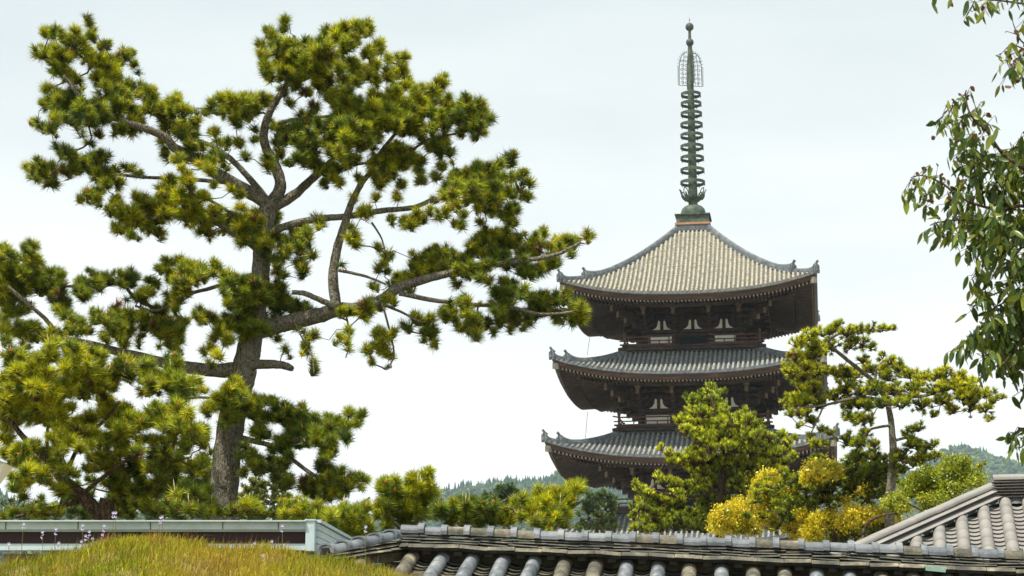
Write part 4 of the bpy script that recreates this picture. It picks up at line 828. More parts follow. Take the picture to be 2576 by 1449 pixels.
J=pr("""2040 850 28;2070 840 26;2100 830 22;2130 840 28;2110 815 16;2160 835 22;2190 828 18;2220 830 16;2250 828 12;2010 870 28;2000 900 28;1985 925 22;2030 905 32;2060 890 30;2090 870 28;2140 870 24;2170 865 20;2190 875 16;1990 945 26;2020 950 30;2050 940 30;2080 935 22;2050 980 26;2020 985 26;1990 1010 28;2020 1015 30;2060 1020 28;2100 1000 32;2130 980 34;2120 940 30;2150 945 30;2190 930 28;2170 910 20;2220 900 16;2240 910 20;2260 930 28;2225 950 30;2290 945 28;2320 955 28;2350 950 26;2380 945 26;2410 950 26;2440 965 26;2400 975 28;2350 985 28;2300 985 32;2250 985 34;2200 985 34;2160 990 30;2140 1020 28;2180 1025 28;2220 1020 26;2270 1020 28;2320 1020 28;2370 1010 30;2420 1000 30;2460 1000 26;2490 990 22;2520 1000 16;2500 1010 18;2480 1030 24;2440 1030 24;2490 1055 14;2400 1035 20;2350 1045 16;2130 1050 22;2160 1060 22;2190 1060 20;1990 1045 20;2010 1070 16;2040 1060 20;2070 1080 16;2030 1040 20;2130 1110 26;2160 1120 26;2180 1090 20;2200 1120 22;2280 1090 20;2310 1080 22;2290 1120 26;2320 1130 26;2350 1120 18;2270 1150 26;2320 1160 26;2200 1150 26;2160 1150 26;2350 1150 18;2060 1120 24;2040 1100 16;2090 1090 16""",1,0,0)
pine('pine_tree','flat-topped pine with open layered branches, right of the pagoda below the drooping leaves',42.0,J,
 [(path("2225 1010 2170 1000 2120 1008 2070 1020 2020 1025"),12,4,0,-.8),(path("2205 965 2150 920 2100 880 2080 865 2110 840 2160 832 2230 830"),12,3,0,-.6),(path("2235 1020 2280 1000 2330 995 2380 975 2430 985 2500 1005"),12,3,0,.5),(path("2243 1070 2190 1080 2150 1110"),8,3,0,-.5),(path("2246 1110 2290 1100 2330 1110"),8,3,0,.3),(path("2200 960 2210 920 2230 905"),7,3,0,.3),(path("2070 1025 2050 1070 2030 1110"),5,2,-.6,-.8),(path("2246 1150 2290 1165 2330 1160"),7,3,0,.5)],
 (path("2238 1340 2240 1240 2247 1150 2245 1100 2240 1050 2228 1005 2200 960"),[26,24,20,17,15,13,10],[0]*7),burst=14,k=3.2,K=42,w=.018,grow=1.15,mid=.18,tone=.5,depth=1.2,buds=.12,seed=41,bark='bark',fill=.45,twr=.009,t1=90,brown=.02)
ZG=lambda s: pr(s,.21875,2012.5,1140.4)
I=ZG("""560 60 80;660 80 80;760 60 80;860 80 80;960 70 80;1060 60 70;520 160 80;620 180 80;740 170 80;850 170 80;960 160 90;1080 150 80;1180 100 80;500 260 80;600 280 90;710 270 80;820 270 90;930 260 90;1050 250 90;1160 200 80;420 350 80;520 380 90;640 380 90;760 370 90;880 370 90;990 350 90;1090 350 80;60 430 80;160 430 90;280 420 90;360 450 90;480 490 90;600 490 90;720 500 90;840 500 80;940 480 80;100 540 90;220 540 90;340 560 80;450 590 80;820 600 60;700 600 70;60 620 80;160 640 80;380 830 90;300 900 90;450 900 90;580 900 90;680 880 80;520 970 80;650 970 80;720 930 60;380 970 80;900 860 60;850 900 50;1230 100 70;1300 150 60;1340 60 70;1440 50 60;1540 40 60;1600 30 40;240 60 70;200 130 60;140 60 50;2060 160 50;2080 130 40;-60 480 90;-60 600 90;-160 540 90;-250 560 80;-160 650 80;-250 680 80;0 700 80;-120 760 80;800 820 80;900 780 80;1000 820 80;850 960 80;760 1020 80;500 1060 80;300 1040 80;-400 300 80;-300 250 70;-200 200 60;-350 400 80;-250 400 80;-150 330 80;-50 300 70;950 940 80;1080 860 70""")+pr('1900 1260 18;1930 1240 16;1960 1270 20;1920 1300 20;1980 1300 20;1950 1330 20;2000 1262 18;1880 1300 16;1990 1220 16;1860 1335 16;2020 1330 20;1905 1225 14;1890 1335 16',1,0,0)
pine('pine_tree','dark dense lower pine mingled with the yellow tree behind the old wall',44.5,I,
 [(path("2140 1230 2190 1170 2215 1140"),12,6,0,-.6),(path("2160 1325 2190 1300 2240 1288"),10,5,-.5,-.8),(path("2050 1270 2100 1255"),7,4,0,-.5)],
 (path("2120 1400 2125 1300 2140 1230 2150 1180"),[16,13,10,7],[1.0]*4),burst=14,k=2.8,K=40,w=.020,grow=1.2,mid=.22,depth=1.5,buds=.06,seed=51,bark='bark2',tone=.1,fill=.5,twr=.01)
PAL_Y=[(.20,.23,.012),(.46,.42,.014),(.68,.56,.015),(.82,.68,.018),(.60,.40,.02)]
G=ZE("""1750 1120 60;1800 1110 50;1700 1160 50;1770 1170 70;1850 1160 60;1900 1190 60;1720 1220 60;1800 1240 70;1870 1250 60;1950 1200 50;1700 1270 50;1780 1300 60;1530 1320 50;1580 1330 60;1500 1350 60;1620 1370 60;1420 1390 60;1470 1420 60;1550 1410 70;1370 1430 50;1640 1430 50;2100 1040 40;2160 1030 50;2220 1050 50;2130 1080 40;2190 1100 50;2020 1110 30;2050 1160 30;2130 1150 30;2260 1040 40;2290 1060 40;1480 1480 60;1580 1480 60;1700 1440 50;1720 1350 50""")+pr('1870 1320 18;1900 1335 18;1940 1310 18;1985 1330 18;2030 1310 18;1830 1330 18;1800 1330 16;1960 1250 14;2010 1290 18;1925 1285 16',1,0,0)+ZG("""130 190 70;200 160 70;280 180 70;380 180 60;430 230 45;180 260 70;260 300 55;20 280 50;60 350 60;600 660 80;560 740 80;680 720 80;500 800 80;640 800 70;300 720 80;250 780 80;350 690 60;400 800 70;200 830 80;120 860 80;180 920 60;60 750 60;60 900 60;850 680 80;930 700 60;830 760 60;760 730 50;1000 740 60;1100 760 60;1050 800 50;700 420 40;540 560 50;40 970 60;140 970 60""")
pine('yellow_tree','golden yellow young-leaved broadleaf tree just above the old wall ridge',44.0,G,
 [(path("2100 1330 2040 1290 1960 1240"),6,3,0,-.3),(path("2105 1320 2140 1290 2190 1260"),6,3,0,-.3)],
 (path("2100 1420 2102 1350 2090 1290 2060 1220 2050 1190"),[14,11,8,6,4],[0]*5),burst=13,k=2.8,grow=1.4,mid=.35,depth=1.3,buds=0,seed=61,bark='bark2',pal=PAL_Y,leafy=26,leafsz=.075,fill=.35,twr=.008)
PAL_H=[(.10,.15,.012),(.20,.26,.014),(.31,.36,.016),(.42,.44,.02),(.50,.49,.03)]
Hh_=ZG("""1690 110 80;1640 180 70;1760 100 60;1850 90 60;1920 110 60;1800 180 90;1900 200 80;1700 240 90;1590 230 60;1440 190 60;1480 250 70;1560 310 80;1660 330 90;1780 290 90;1880 300 80;1960 260 70;2030 240 60;2070 290 50;1330 260 50;1290 310 70;1380 310 70;1470 350 80;1570 400 80;1680 420 80;1780 400 80;1870 390 70;1950 350 60;2020 340 50;1170 330 30;1220 370 60;1300 400 70;1200 430 70;1390 430 80;1280 490 80;1180 500 60;1460 500 70;1560 490 60;1400 550 60;1200 560 50;1100 540 70;1020 560 60;970 590 40;1060 610 70;1150 620 60;1220 660 50;1120 680 40;1500 600 60;1430 640 50;1650 540 60;1750 490 50;1530 560 50;2100 330 50""")
pine('maple_tree','light green fresh-leaved maple in front of the far right hill, above the pale roof hip',40.0,Hh_,
 [(path("2390 1330 2330 1290 2270 1260"),6,3,0,-.3),(path("2395 1310 2380 1250 2370 1200"),6,3,0,.2)],
 (path("2400 1420 2398 1340 2395 1290 2400 1230"),[14,10,8,4],[0]*4),burst=12,k=2.8,grow=1.35,mid=.2,depth=.9,buds=0,seed=71,bark='bark2',pal=PAL_H,leafy=26,leafsz=.06,fill=.45,twr=.008)
pine('bare_tree','small dark brown leaning tree between the maple and the pale roof hip',38.0,pr("2330 1330 14;2360 1320 16;2300 1345 14;2390 1300 14;2270 1350 14;2240 1360 14",1,0,0),
 [(path("2170 1345 2185 1315 2215 1298 2255 1290"),9,5,0,-.3)],(path("2160 1420 2168 1370 2176 1330"),[14,11,9],[0]*3),burst=13,k=2,K=40,w=.014,depth=.5,buds=0,seed=72,bark='bark2',tone=-1.2)
PAL_F=[(.045,.075,.03),(.07,.11,.035),(.10,.15,.035),(.14,.18,.03)]
far=[('rounded far pine behind the low pines, standing before the blue hillside',95,"1285 1228 14;1262 1232 14;1245 1240 12;1300 1240 12;1275 1245 18;1250 1255 18;1300 1256 14;1225 1248 10;1240 1270 18;1270 1270 20;1300 1275 16;1220 1262 12;1215 1280 14;1260 1290 20;1300 1295 18;1225 1300 16;1275 1318 20",(1268,)),
 ('dim bluish green pine between the low pines and the pagoda',110,"1475 1240 12;1490 1255 16;1510 1245 14;1530 1250 14;1545 1262 12;1500 1272 18;1525 1275 16;1470 1268 12;1540 1285 14;1480 1290 18;1510 1298 20;1455 1295 10;1535 1305 16;1465 1312 14;1500 1325 20;1540 1330 18;1455 1330 14",(1500,)),
 ('pale yellow-green pine directly behind the base of the big trunk',70,"640 1215 14;660 1222 18;690 1228 18;620 1235 18;600 1250 16;650 1250 24;690 1258 22;720 1250 18;735 1270 14;610 1275 20;650 1285 24;700 1290 22;740 1295 18;520 1215 14;505 1235 16;490 1250 14;530 1240 18;515 1265 20;545 1270 18;480 1275 14;500 1295 20;540 1300 20;590 1305 20;640 1315 22;700 1318 20",(650,)),
 ('small dim conifers on the skyline at the far left, under the leaning pine',120,"10 1270 10;30 1262 10;22 1285 14;60 1280 12;50 1295 16;90 1288 12;120 1280 10;110 1298 14;150 1292 12;180 1300 14;140 1305 14;10 1300 16;70 1308 16;220 1303 14;330 1300 16;400 1303 16;460 1305 16",(60,))]
for i,(lb,y_,bs,(tx,)) in enumerate(far):
    bl=pr(bs,1,0,0)
    pine('distant_pine',lb,y_,bl,[],(path(f"{tx} 1360 {tx+2} 1310 {tx} 1270"),[9,7,4],[0]*3),burst=11,k=3.2,K=26,w=.0055*y_/9,depth=.012*y_,buds=0,seed=90+i,pal=PAL_F if i!=2 else [(.07,.10,.02),(.13,.16,.025),(.2,.22,.03),(.26,.26,.04)],bark='bark2',upb=.8,twr=.02,fill=.6,group='far trees behind the wall',grow=1.35,mid=.25)
# ================================================================ OVERHANGING BROADLEAF TREE AT THE RIGHT
YL=11.0; q=mpp(YL)
ZK=lambda s: pr(s,1.207*.6713,2240.6,0)
root=empty('broadleaf_tree',(at(2800,1449,YL).x,YL,0)); tag(root,'near broadleaf tree with long drooping glossy leaves reaching in from the right edge','tree')
kb=.8103
def K2(s): return [(2240.6+x*kb,y*kb) for x,y in path(s)]
trp=[at(2830,1700,YL),at(2820,1300,YL),at(2790,800,YL),at(2800,300,YL),at(2780,-100,YL)]
mb=MB(); limb(mb,[Vector((trp[0].x,YL,-.2))]+trp,[.2,.19,.17,.15,.12,.09],14,.05); under(mb.build('trunk',M['bark2'],None,True),root)
brl=[("640 640 500 560 414 520 350 480 300 410 250 360 232 300 235 280",13,3),("640 760 500 680 414 640 330 650 230 620 160 570 100 545 62 552",13,2.5),("640 800 500 720 414 700 320 690 230 682 150 690 122 700",10,2.5),
 ("640 900 500 850 414 830 340 800 270 790",10,2.5),("640 1000 500 930 414 900 330 910 270 945",9,2.5),("640 1100 500 1030 414 1010 340 1012 290 1030 230 1060 205 1080",10,2.5),("640 260 500 170 414 135 385 85 378 62",8,1.5),("640 300 500 190 414 152 375 140 350 160",7,2),
 ("640 120 500 30 414 12 340 2 290 -2 240 -8 140 -8",8,2),("640 1400 500 1350 414 1330 390 1342 372 1372",7,2),("640 1250 500 1200 414 1150 350 1120 310 1130",8,2),("400 110 362 98 356 102",2.5,1.5)]
for s,w0,w1 in brl:
    P=K2(s); n=len(P); d=rnd.uniform(-.25,.25)
    mb=MB(); limb(mb,[at(x,y,YL+d*min(1,i/2)) for i,(x,y) in enumerate(P)],[(w0+(w1-w0)*i/(n-1))*q for i in range(n)],8,.04); under(mb.build('branch',M['bark2'],None,True),root)
cl="""235 300 25;190 340 25;160 370 25;180 390 25;220 380 30;265 350 25;285 370 20;215 430 30;260 440 35;290 400 22;230 480 35;270 500 40;240 520 35;320 500 35;350 510 40;385 470 35;400 440 25;320 420 12;380 550 40;340 570 40;400 600 35;300 600 30;330 640 30;270 550 30;
60 570 22;75 590 22;110 560 20;105 530 15;140 560 22;115 610 28;110 650 20;160 580 25;190 600 30;180 640 30;210 620 30;210 680 30;240 640 30;250 600 20;135 715 25;160 710 25;175 730 22;210 730 22;240 700 30;270 680 35;300 690 40;340 700 40;380 700 40;400 740 35;280 740 35;330 750 45;370 770 40;260 770 30;300 790 35;400 820 40;350 830 40;370 880 35;280 820 25;270 860 25;260 890 18;300 920 32;270 950 25;330 960 35;370 940 30;400 960 40;330 1000 35;290 1020 30;260 1050 30;220 1070 20;215 1085 18;245 1095 20;300 1060 35;340 1050 40;380 1020 40;400 1060 40;300 1110 30;340 1100 40;380 1110 40;310 1150 18;350 1150 28;390 1160 28;405 1220 18;400 1000 35;
370 180 25;345 170 15;395 200 25;365 230 22;400 255 22;345 205 12;260 10 18;250 28 12;290 18 18;285 35 12;310 8 15;340 8 20;390 0 18;130 0 6;185 0 6;385 1350 22;405 1370 22;375 1375 16;400 1395 18;440 500 50;440 600 50;440 700 50;440 800 50;440 900 50;440 1000 50;440 1100 50;380 640 35;360 600 35"""
bl=pr(cl,kb,2240.6,0)
for s,_,_ in brl:     # the crown goes on out of frame towards the trunk
    P=K2(s)
    for (x0,y0),(x1,y1) in list(zip(P,P[1:]))[:2]:
        for t in (.1,.35,.6,.85):
            x=x0+(x1-x0)*t
            if x>2600: bl.append((x,y0+(y1-y0)*t+rnd.uniform(-25,25),rnd.uniform(26,38)))
rg=np.random.default_rng(12)
Vs,Ts,Cs=[],[],[];nv=0;A_=[];B_=[]
prof=[(0,.0),(.12,.55),(.3,.95),(.5,1.0),(.7,.78),(.86,.42),(1,0)]
for (x,y,r) in bl:
    n=max(2,int(r*r/30)); n=min(n,34)
    c=np.array(at(x,y,YL+rg.normal()*.18)); tipx=(x<2330 or (y<330) or (y<520 and x<2440))
    # leaves hang from short twigs
    for k_ in range(n):
        o=rg.normal(size=3)*np.array((r*q*.42,.12,r*q*.36)); p=c+o+(0,0,r*q*.25)
        L=rg.uniform(.055,.098)*(.8 if tipx and rg.random()<.5 else 1); W=L*rg.uniform(.30,.42)
        red=tipx and rg.random()<.2
        if red: L*=.5
        az=rg.uniform(0,2*np.pi); dr=abs(rg.normal())*.55+.1 if not red else rg.uniform(.5,1.4)
        d=np.array((math.cos(az)*math.sin(dr),math.sin(az)*math.sin(dr),-math.cos(dr))) 
        if red and rg.random()<.6: d[2]=abs(d[2])
        s=unit(np.cross(d,np.array((math.sin(az*1.7),math.cos(az*1.7),.3)))); nn=np.cross(s,d)
        vs=[]
        for t,w in prof:
            cc=p+d*L*t+nn*(L*.22*t*t)-np.array((0,0,L*.10*t*t))
            vs+=[cc-s*W/2*w+nn*W*.14*w,cc,cc+s*W/2*w+nn*W*.14*w]
        b=nv; m=len(prof)
        for i in range(m-1):
            for j in(0,1):
                a0=b+3*i+j; Ts+=[(a0,a0+1,a0+4),(a0,a0+4,a0+3)]
        Vs+=vs; nv+=len(vs)
        col=np.array((.16,.07,.025)) if red else np.array([(.05,.095,.012),(.08,.135,.014),(.13,.185,.018),(.24,.28,.03)][rg.integers(0,4)])
        col=col*rg.uniform(.8,1.25); Cs+=[col]*len(vs)
        A_.append(p); B_.append(c+np.array((0,0,r*q*.3)))
V1=np.array(Vs);T1=np.array(Ts);C1=np.array(Cs)
V2,T2=prisms(np.array(B_),np.array(A_),np.full(len(A_),.0022),np.full(len(A_),.0014))
o=npmesh('crown',np.vstack([V1,V2]),np.vstack([T1,T2+len(V1)]),[M['leaf'],M['twig']],mi=np.r_[np.zeros(len(T1)),np.ones(len(T2))],col=np.vstack([C1,np.ones((len(V2),3))]),smooth=True)
under(o,root)
# ================================================================ PAGODA
PX,PY=14.2,145.0
PYAW=R(-9.1)
pag=empty('pagoda',(PX,PY,0),PYAW)
tag(pag,'dark timber pagoda with flared tiled roofs and a tall green bronze finial','pagoda')
NR=56
def roofz(x,t,S):
    zt,ze,he,c,rise=S['zt'],S['ze'],S['he'],S['c'],S['rise']
    a=min(1.0,abs(x)/he)
    return ze+(zt-ze)*(c*t+(1-c)*t*t)+rise*(a**(2.6-.8*t))*(1-t)**1.1
def build_roof(S):
    he,ht,zt,ze=S['he'],S['ht'],S['zt'],S['ze']
    root=None
    tl=MB(); 
    for k in range(4):
        tl.M=Matrix.Rotation(k*math.pi/2,4,'Z')
        sp_=2*he/NR
        def P(x,t,dz=0,dv=0):
            h=he+(ht-he)*t
            return (x,-h-dv,roofz(x,t,S)+dz)
        for i in range(NR+1):
            x=-he+sp_*i
            if i in(0,NR): x*=.992
            te=min(1.0,max(0,(he-abs(x))/(he-ht)))
            if te<.012: te=.012
            n=max(1,int(te*(he-ht)/.9))
            r=.098
            prev=None; vs=[];K=5
            for j in range(n+1):
                t=te*j/n
                p=P(x,t)
                vs+=[(p[0]+r*math.cos(math.pi*q/K)*1.0,p[1],p[2]+.03+r*1.25*math.sin(math.pi*q/K)) for q in range(K+1)]
            fs=[(j*(K+1)+q,j*(K+1)+q+1,(j+1)*(K+1)+q+1,(j+1)*(K+1)+q) for j in range(n) for q in range(K)]
            tl.add(vs,fs,0)
            # eave-end disc
            p=P(x,0); tl.add([(p[0]+.12*math.cos(2*math.pi*q/10),p[1]-.03,p[2]+.045+.12*math.sin(2*math.pi*q/10)) for q in range(10)]+
                    [(p[0]+.12*math.cos(2*math.pi*q/10),p[1]+.12,p[2]+.045+.12*math.sin(2*math.pi*q/10)) for q in range(10)],
                    [tuple(range(10))]+[(q,10+q,10+(q+1)%10,(q+1)%10) for q in range(10)],2)
            # pan tiles to the right of this roll
            if i<NR:
                x0,x1=x,-he+sp_*(i+1)
                te2=min(1,(he-min(abs(x0),abs(x1)))/(he-ht))
                L=te2*(he-ht); n2=max(1,int(L/.30))
                for j in range(n2):
                    ta,tb=te2*j/n2,te2*(j+1)/n2
                    a0,a1=P(x0,ta),P(x1,ta); b0,b1=P(x0,tb),P(x1,tb)
                    am=P((x0+x1)/2,ta); bm=P((x0+x1)/2,tb)
                    up=.07; dn=-.0
                    tl.add([(a0[0],a0[1],a0[2]+up),(am[0],am[1],am[2]+up-.045),(a1[0],a1[1],a1[2]+up),
                            (b0[0],b0[1],b0[2]+dn),(bm[0],bm[1],bm[2]+dn-.045),(b1[0],b1[1],b1[2]+dn),
                            (a0[0],a0[1],a0[2]-.03),(am[0],am[1],am[2]-.07),(a1[0],a1[1],a1[2]-.03)],
                           [(0,1,4,3),(1,2,5,4),(6,7,1,0),(7,8,2,1)],1)
    roof=tl.build('roof',[M['tile_old'] if S['n']==5 else M['tile_mid'],M['pan_tile'] if S['n']==5 else M['tile_dark'],M['tile_dark']],pag)
    # solid deck under tiles + eave edge boards
    bd=MB()
    NX=40
    for k in range(4):
        bd.M=Matrix.Rotation(k*math.pi/2,4,'Z')
        def strip(h0,z0,h1,z1,m,lift=1.0):
            vs=[];
            for i in range(NX+1):
                u=-1+2*i/NX
                for h,z in((h0,z0),(h1,z1)):
                    rs=S['rise']*abs(u)**2.6*lift
                    vs.append((u*h,-h,ze+z+rs))
            bd.add(vs,[(2*i,2*i+2,2*i+3,2*i+1) for i in range(NX)],m)
        strip(he-.02,-.03,he-.02,-.10,1); strip(he-.02,-.10,he-.14,-.10,1)
        strip(he-.14,-.10,he-.20,-.48,0); strip(he-.20,-.48,he-.45,-.48,0)
        strip(he-.45,-.48,he-.45,-.40,0)
    bd.build('eave_board',[M['wood_red'],M['tile_dark']],roof)
    # rafters in two tiers and the soffit above them
    rf=MB(); b=S['b']; hi=b+1.6
    zr=lambda u,lift: S['rise']*abs(u)**2.6*lift
    nraf=int(2*he/.28)
    o_out=he-.42; o_in=he-1.75
    for k in range(4):
        rf.M=Matrix.Rotation(k*math.pi/2,4,'Z')
        def srf(h0,z0,h1,z1,l0,l1,m=0):
            vs=[]
            for i in range(NX+1):
                u=-1+2*i/NX
                vs.append((u*h0,-h0,ze+z0+zr(u,l0))); vs.append((u*h1,-h1,ze+z1+zr(u,l1)))
            rf.add(vs,[(2*i,2*i+1,2*i+3,2*i+2) for i in range(NX)],m)
        srf(o_out,-.42,o_in,-.28,1,.8)
        srf(o_in,-.52,hi,.25,.8,.25)
        srf(o_in,-.28,o_in,-.52,.8,.8)
        srf(o_in+.0,-.52,o_in+.12,-.70,.8,.8)
        srf(hi,.25,b-.3,.55,.25,.1)
        srf(o_in+.12,-.70,o_in+.12,-.45,.8,.8)
        for i in range(nraf):
            x=-he+.45+(2*he-.9)*i/(nraf-1); u=x/he
            # flying rafter
            y0=o_out+.06; y1=max(o_in,abs(x)+.05)
            if y0-y1>.1:
                q=(o_out-y1)/(o_out-o_in)
                z0=ze-.50+zr(u,1); z1=ze-.50+.14*q+zr(u,1-.2*q)
                rf.beam((x,-y0,z0),(x,-y1,z1),.12,.17,0)
                rf.box((x,-y0-.012,z0),(.122,.02,.172),0,1)
            y0=o_in+.02; y1=max(hi,abs(x)+.05)
            if abs(x)<o_in and y0-y1>.1:
                q=(o_in-y1)/(o_in-hi)
                rf.beam((x,-y0,ze-.62+zr(u,.8)),(x,-y1,ze-.62+.77*q+zr(u,.8-.55*q)),.12,.17,0)
        # hip beam on the diagonal
        c0=(he-.25); 
        rf.beam((-c0,-c0,ze-.55+S['rise']),(-hi,-hi,ze-.05+.25*S['rise']),.30,.38,0)
        rf.box((-c0-.02,-c0-.02,ze-.55+S['rise']),(.34,.34,.42),R(45),1)
        rf.beam((-o_in-.1,-o_in-.1,ze-.85+S['rise']*.8),(-hi,-hi,ze-.25+.25*S['rise']),.32,.34,0)
    rf.build('rafters',[M['wood'],M['wood_grey']],roof)
    # hip ridges
    for k in range(4):
        rd=MB(); rd.M=Matrix.Rotation(k*math.pi/2,4,'Z')
        def H(t,dz=0):
            h=he+(ht-he)*t
            return Vector((-h,-h,roofz(h,t,S)+dz if t>0 else roofz(he,0,S)+dz))
        def Hz(t):
            h=he+(ht-he)*t
            return roofz(h,t,S)
        def sweep(t0,t1,w,h,up0,n=14):
            prof=[(-w/2,0),(-w/2,h*.62),(-w*.36,h*.66),(-w*.34,h*.85),(-w*.18,h),(w*.18,h),(w*.34,h*.85),(w*.36,h*.66),(w/2,h*.62),(w/2,0)]
            vs=[];d=Vector((1,-1,0)).normalized(); K=len(prof)
            for i in range(n+1):
                t=t0+(t1-t0)*i/n
                e=max(0,1-i/n*5.0); 
                hh=he+(ht-he)*t
                c=Vector((-hh,-hh,Hz(t)-.05))
                for a,z in prof: vs.append(c+d*a+Vector((0,0,z*(1+up0*e*e))))
            fs=[(i*K+q,i*K+q+1,(i+1)*K+q+1,(i+1)*K+q) for i in range(n) for q in range(K-1)]
            fs+=[tuple(range(K-1,-1,-1)),tuple(n*K+q for q in range(K))]
            rd.add(vs,fs,0)
        tm=S['tm']
        sweep(.015,tm+.03,.34,.42,.55); sweep(tm,1.0,.44,S.get('rh',.58),.5,22)
        r=rd.build('hip_ridge',M['tile_dark'],roof)
        # end ornaments: plate with a knobbly face and an upswept horn
        for t,s in((.008,.72),(tm-.005,.80)):
            og=MB(); og.M=Matrix.Rotation(k*math.pi/2,4,'Z')
            hh=he+(ht-he)*t; c=Vector((-hh,-hh,Hz(t)))
            o=Vector((-1,-1,0)).normalized(); d=Vector((1,-1,0)).normalized(); u=Vector((0,0,1))
            out=[(-.34,-.12),(-.36,.18),(-.26,.5),(-.14,.82),(.14,.82),(.26,.5),(.36,.18),(.34,-.12)]
            og.poly([c+d*a*s+u*z*s+o*.02 for a,z in out],o*.14)
            og.box(c+o*.2*s+u*.3*s,(.30*s,.42*s,.40*s),R(45)+0)
            og.box(c+o*.28*s+u*.55*s,(.22*s,.3*s,.2*s),R(45))
            og.tube([c+u*.72*s-o*.25*s,c+u*.86*s+o*.08*s,c+u*1.12*s+o*.34*s],[.13*s,.12*s,.135*s],8)
            og.build('ridge_ornament',M['tile_dark'],roof)
    # top flashing courses
    tp=MB()
    for q in range(4):
        h=ht+.12-.03*q
        tp.box((0,0,zt+.06+.13*q),(2*h,2*h,.10)); tp.box((0,0,zt+.12+.13*q),(2*h-.14,2*h-.14,.05))
    tp.build('ridge_course',[M['tile_dark']],roof)
    return roof
def build_body(S):
    b,zd,zk=S['b'],S['zd'],S['zk']      # half width, top plate, deck
    ze=S['ze']; hb=S['hb']
    core=MB(); core.box((0,0,(zk+ze+.6)/2-.2),(2*b-.3,2*b-.3,ze+.6-zk)); wl=core.build('storey_wall',M['wood'],pag)
    fr=MB()
    H=zd-zk
    for k in range(4):
        fr.M=Matrix.Rotation(k*math.pi/2,4,'Z')
        cols=[-b+.0,-b*.37,b*.37,b]
        for i,c in enumerate(cols[:-1]): fr.tube([(c,-b+.02,zk),(c,-b+.02,zd)],.2,10)
        fr.box((0,-b-.02,zd+.02),(2*b+.75,.46,.24)); fr.box((0,-b+.02,zd-.22),(2*b,.30,.16))
        fr.box((0,-b+.02,zk+.12),(2*b,.28,.2))
        for sgn in(-1,1):
            x0=b*.45*sgn; x1=b*.90*sgn
            pl=MB(); pl.M=fr.M; pl.box(((x0+x1)/2,-b+.10,(zk+zd)/2),(abs(x1-x0),.06,H*.80)); pl.build('plaster_panel',M['plaster'],wl)
        dr=MB(); dr.M=fr.M; dr.box((0,-b+.13,zk+H*.45),(b*.58,.04,H*.62)); dr.build('door_opening',M['void'],wl)
        for sgn in(-1,1): fr.box((sgn*b*.30,-b+.06,zk+H*.45),(.12,.2,H*.7))
        fr.box((0,-b+.05,zk+H*.74),(b*.66,.2,.16))
        # curved plaster panels between bracket arms
        cc=[-b*.66,0,b*.66]
        z0=zd+.16; h=.80
        for c in cc:
            for sgn in(-1,1):
                if k==2: continue
                pl=MB(); pl.M=fr.M; g=.13
                o=[(g,0),(g+.58,0),(g+.56,.06),(g+.40,.13),(g+.27,.24),(g+.19,.40),(g+.17,.58),(g+.12,.68),(g+.09,.74),(g+.05,.68),(g,.66)]
                pl.poly([(c+sgn*a,-b+.085,z0+z*h/.74) for a,z in(o if sgn>0 else o[::-1])],(0,.05,0)); pl.build('arched_plaster',M['plaster'],wl)
    fr.build('wall_frame',M['wood'],wl)
    # bracket clusters
    bk=MB(); zb=zd+.14
    for k in range(4):
        bk.M=Matrix.Rotation(k*math.pi/2,4,'Z')
        for c in(-b*1.0,-b*.37,b*.37,b*1.0):
            bk.box((c,-b-.02,zb+.11),(.42,.42,.20))
            for t in range(3):
                z=zb+.30+.42*t; o=.45+.55*t
                bk.beam((c,-b+.2,z),(c,-b-o,z),.2,.24)
                bk.box((c,-b-o+.05,z+.2),(.30,.30,.17),0,1)
                for y in([-b-.02] if t==0 else [-b-.02,-b-o+.5]):
                    L=.62+.0*t
                    bk.box((c,y,z+.02),(L*2,.17,.20)); 
                    bk.box((c,y,z-.08),(L*1.2,.165,.12))
                    for s in(-1,0,1): bk.box((c+s*L*.86,y,z+.2),(.25,.25,.16),0,1 if s else 0)
            # tail rafter poking out
            bk.beam((c,-b-.2,zb+1.62),(c,-b-2.15,zb+1.12),.24,.30)
            bk.box((c,-b-2.16,zb+1.10),(.26,.05,.46),0,2)
            bk.box((c,-b-1.95,zb+1.42),(.44,.4,.22),0,2)
        # continuous lateral beams
        for o,z in((.02,.92),(.6,1.30),(1.1,1.62),(1.95,1.68)):
            bk.box((0,-b-o,zb+z),(2*(b+o)+.7,.18,.19))
            n=int(2*(b+o)/.62)
            for i in range(n): bk.box((-b-o+(i+.5)*2*(b+o)/n,-b-o-.02,zb+z+.16),(.2,.24,.12),0,1 if (i*7+k)%3 else 0)
        # diagonal corner arms, three stacked
        for t,(o,z) in enumerate(((1.2,.30),(2.0,.62),(2.7,.98),(3.3,1.40))):
            s=1/math.sqrt(2); e=b+o*s
            z0=zb+z+(.45 if t>0 else 0)
            bk.beam((-b,-b,z0),(-e,-e,zb+z),.30,.46)
            if t>0: bk.box((-e-.01,-e-.01,zb+z-.005),(.03,.29,.44),R(45),2)
        for c in (-1,):
            for t in range(3):
                o=.5+.6*t; z=zb+.35+.42*t
                bk.tube([(-b-o,-b+.3,z),(-b-o,-b-.2,z-.02),(-b-o*.6,-b-o,z-.05)],.11,6)
    bk.build('bracket_cluster',[M['wood'],M['wood_red'],M['wood_bracket']],wl)
    # balcony
    bal=MB()
    for k in range(4):
        bal.M=Matrix.Rotation(k*math.pi/2,4,'Z')
        bal.box((0,-hb+.45,zk-.06),(2*hb+.1 if k%2 else 2*hb-1.9,1.0,.12),0,1)
        bal.box((0,-hb-.02,zk-.28),(2*hb+.7,.28,.22)); bal.box((0,-hb+.5,zk-.45),(2*hb-.6,.2,.24))
    balc=bal.build('balcony',[M['wood'],M['wood_red']],pag)
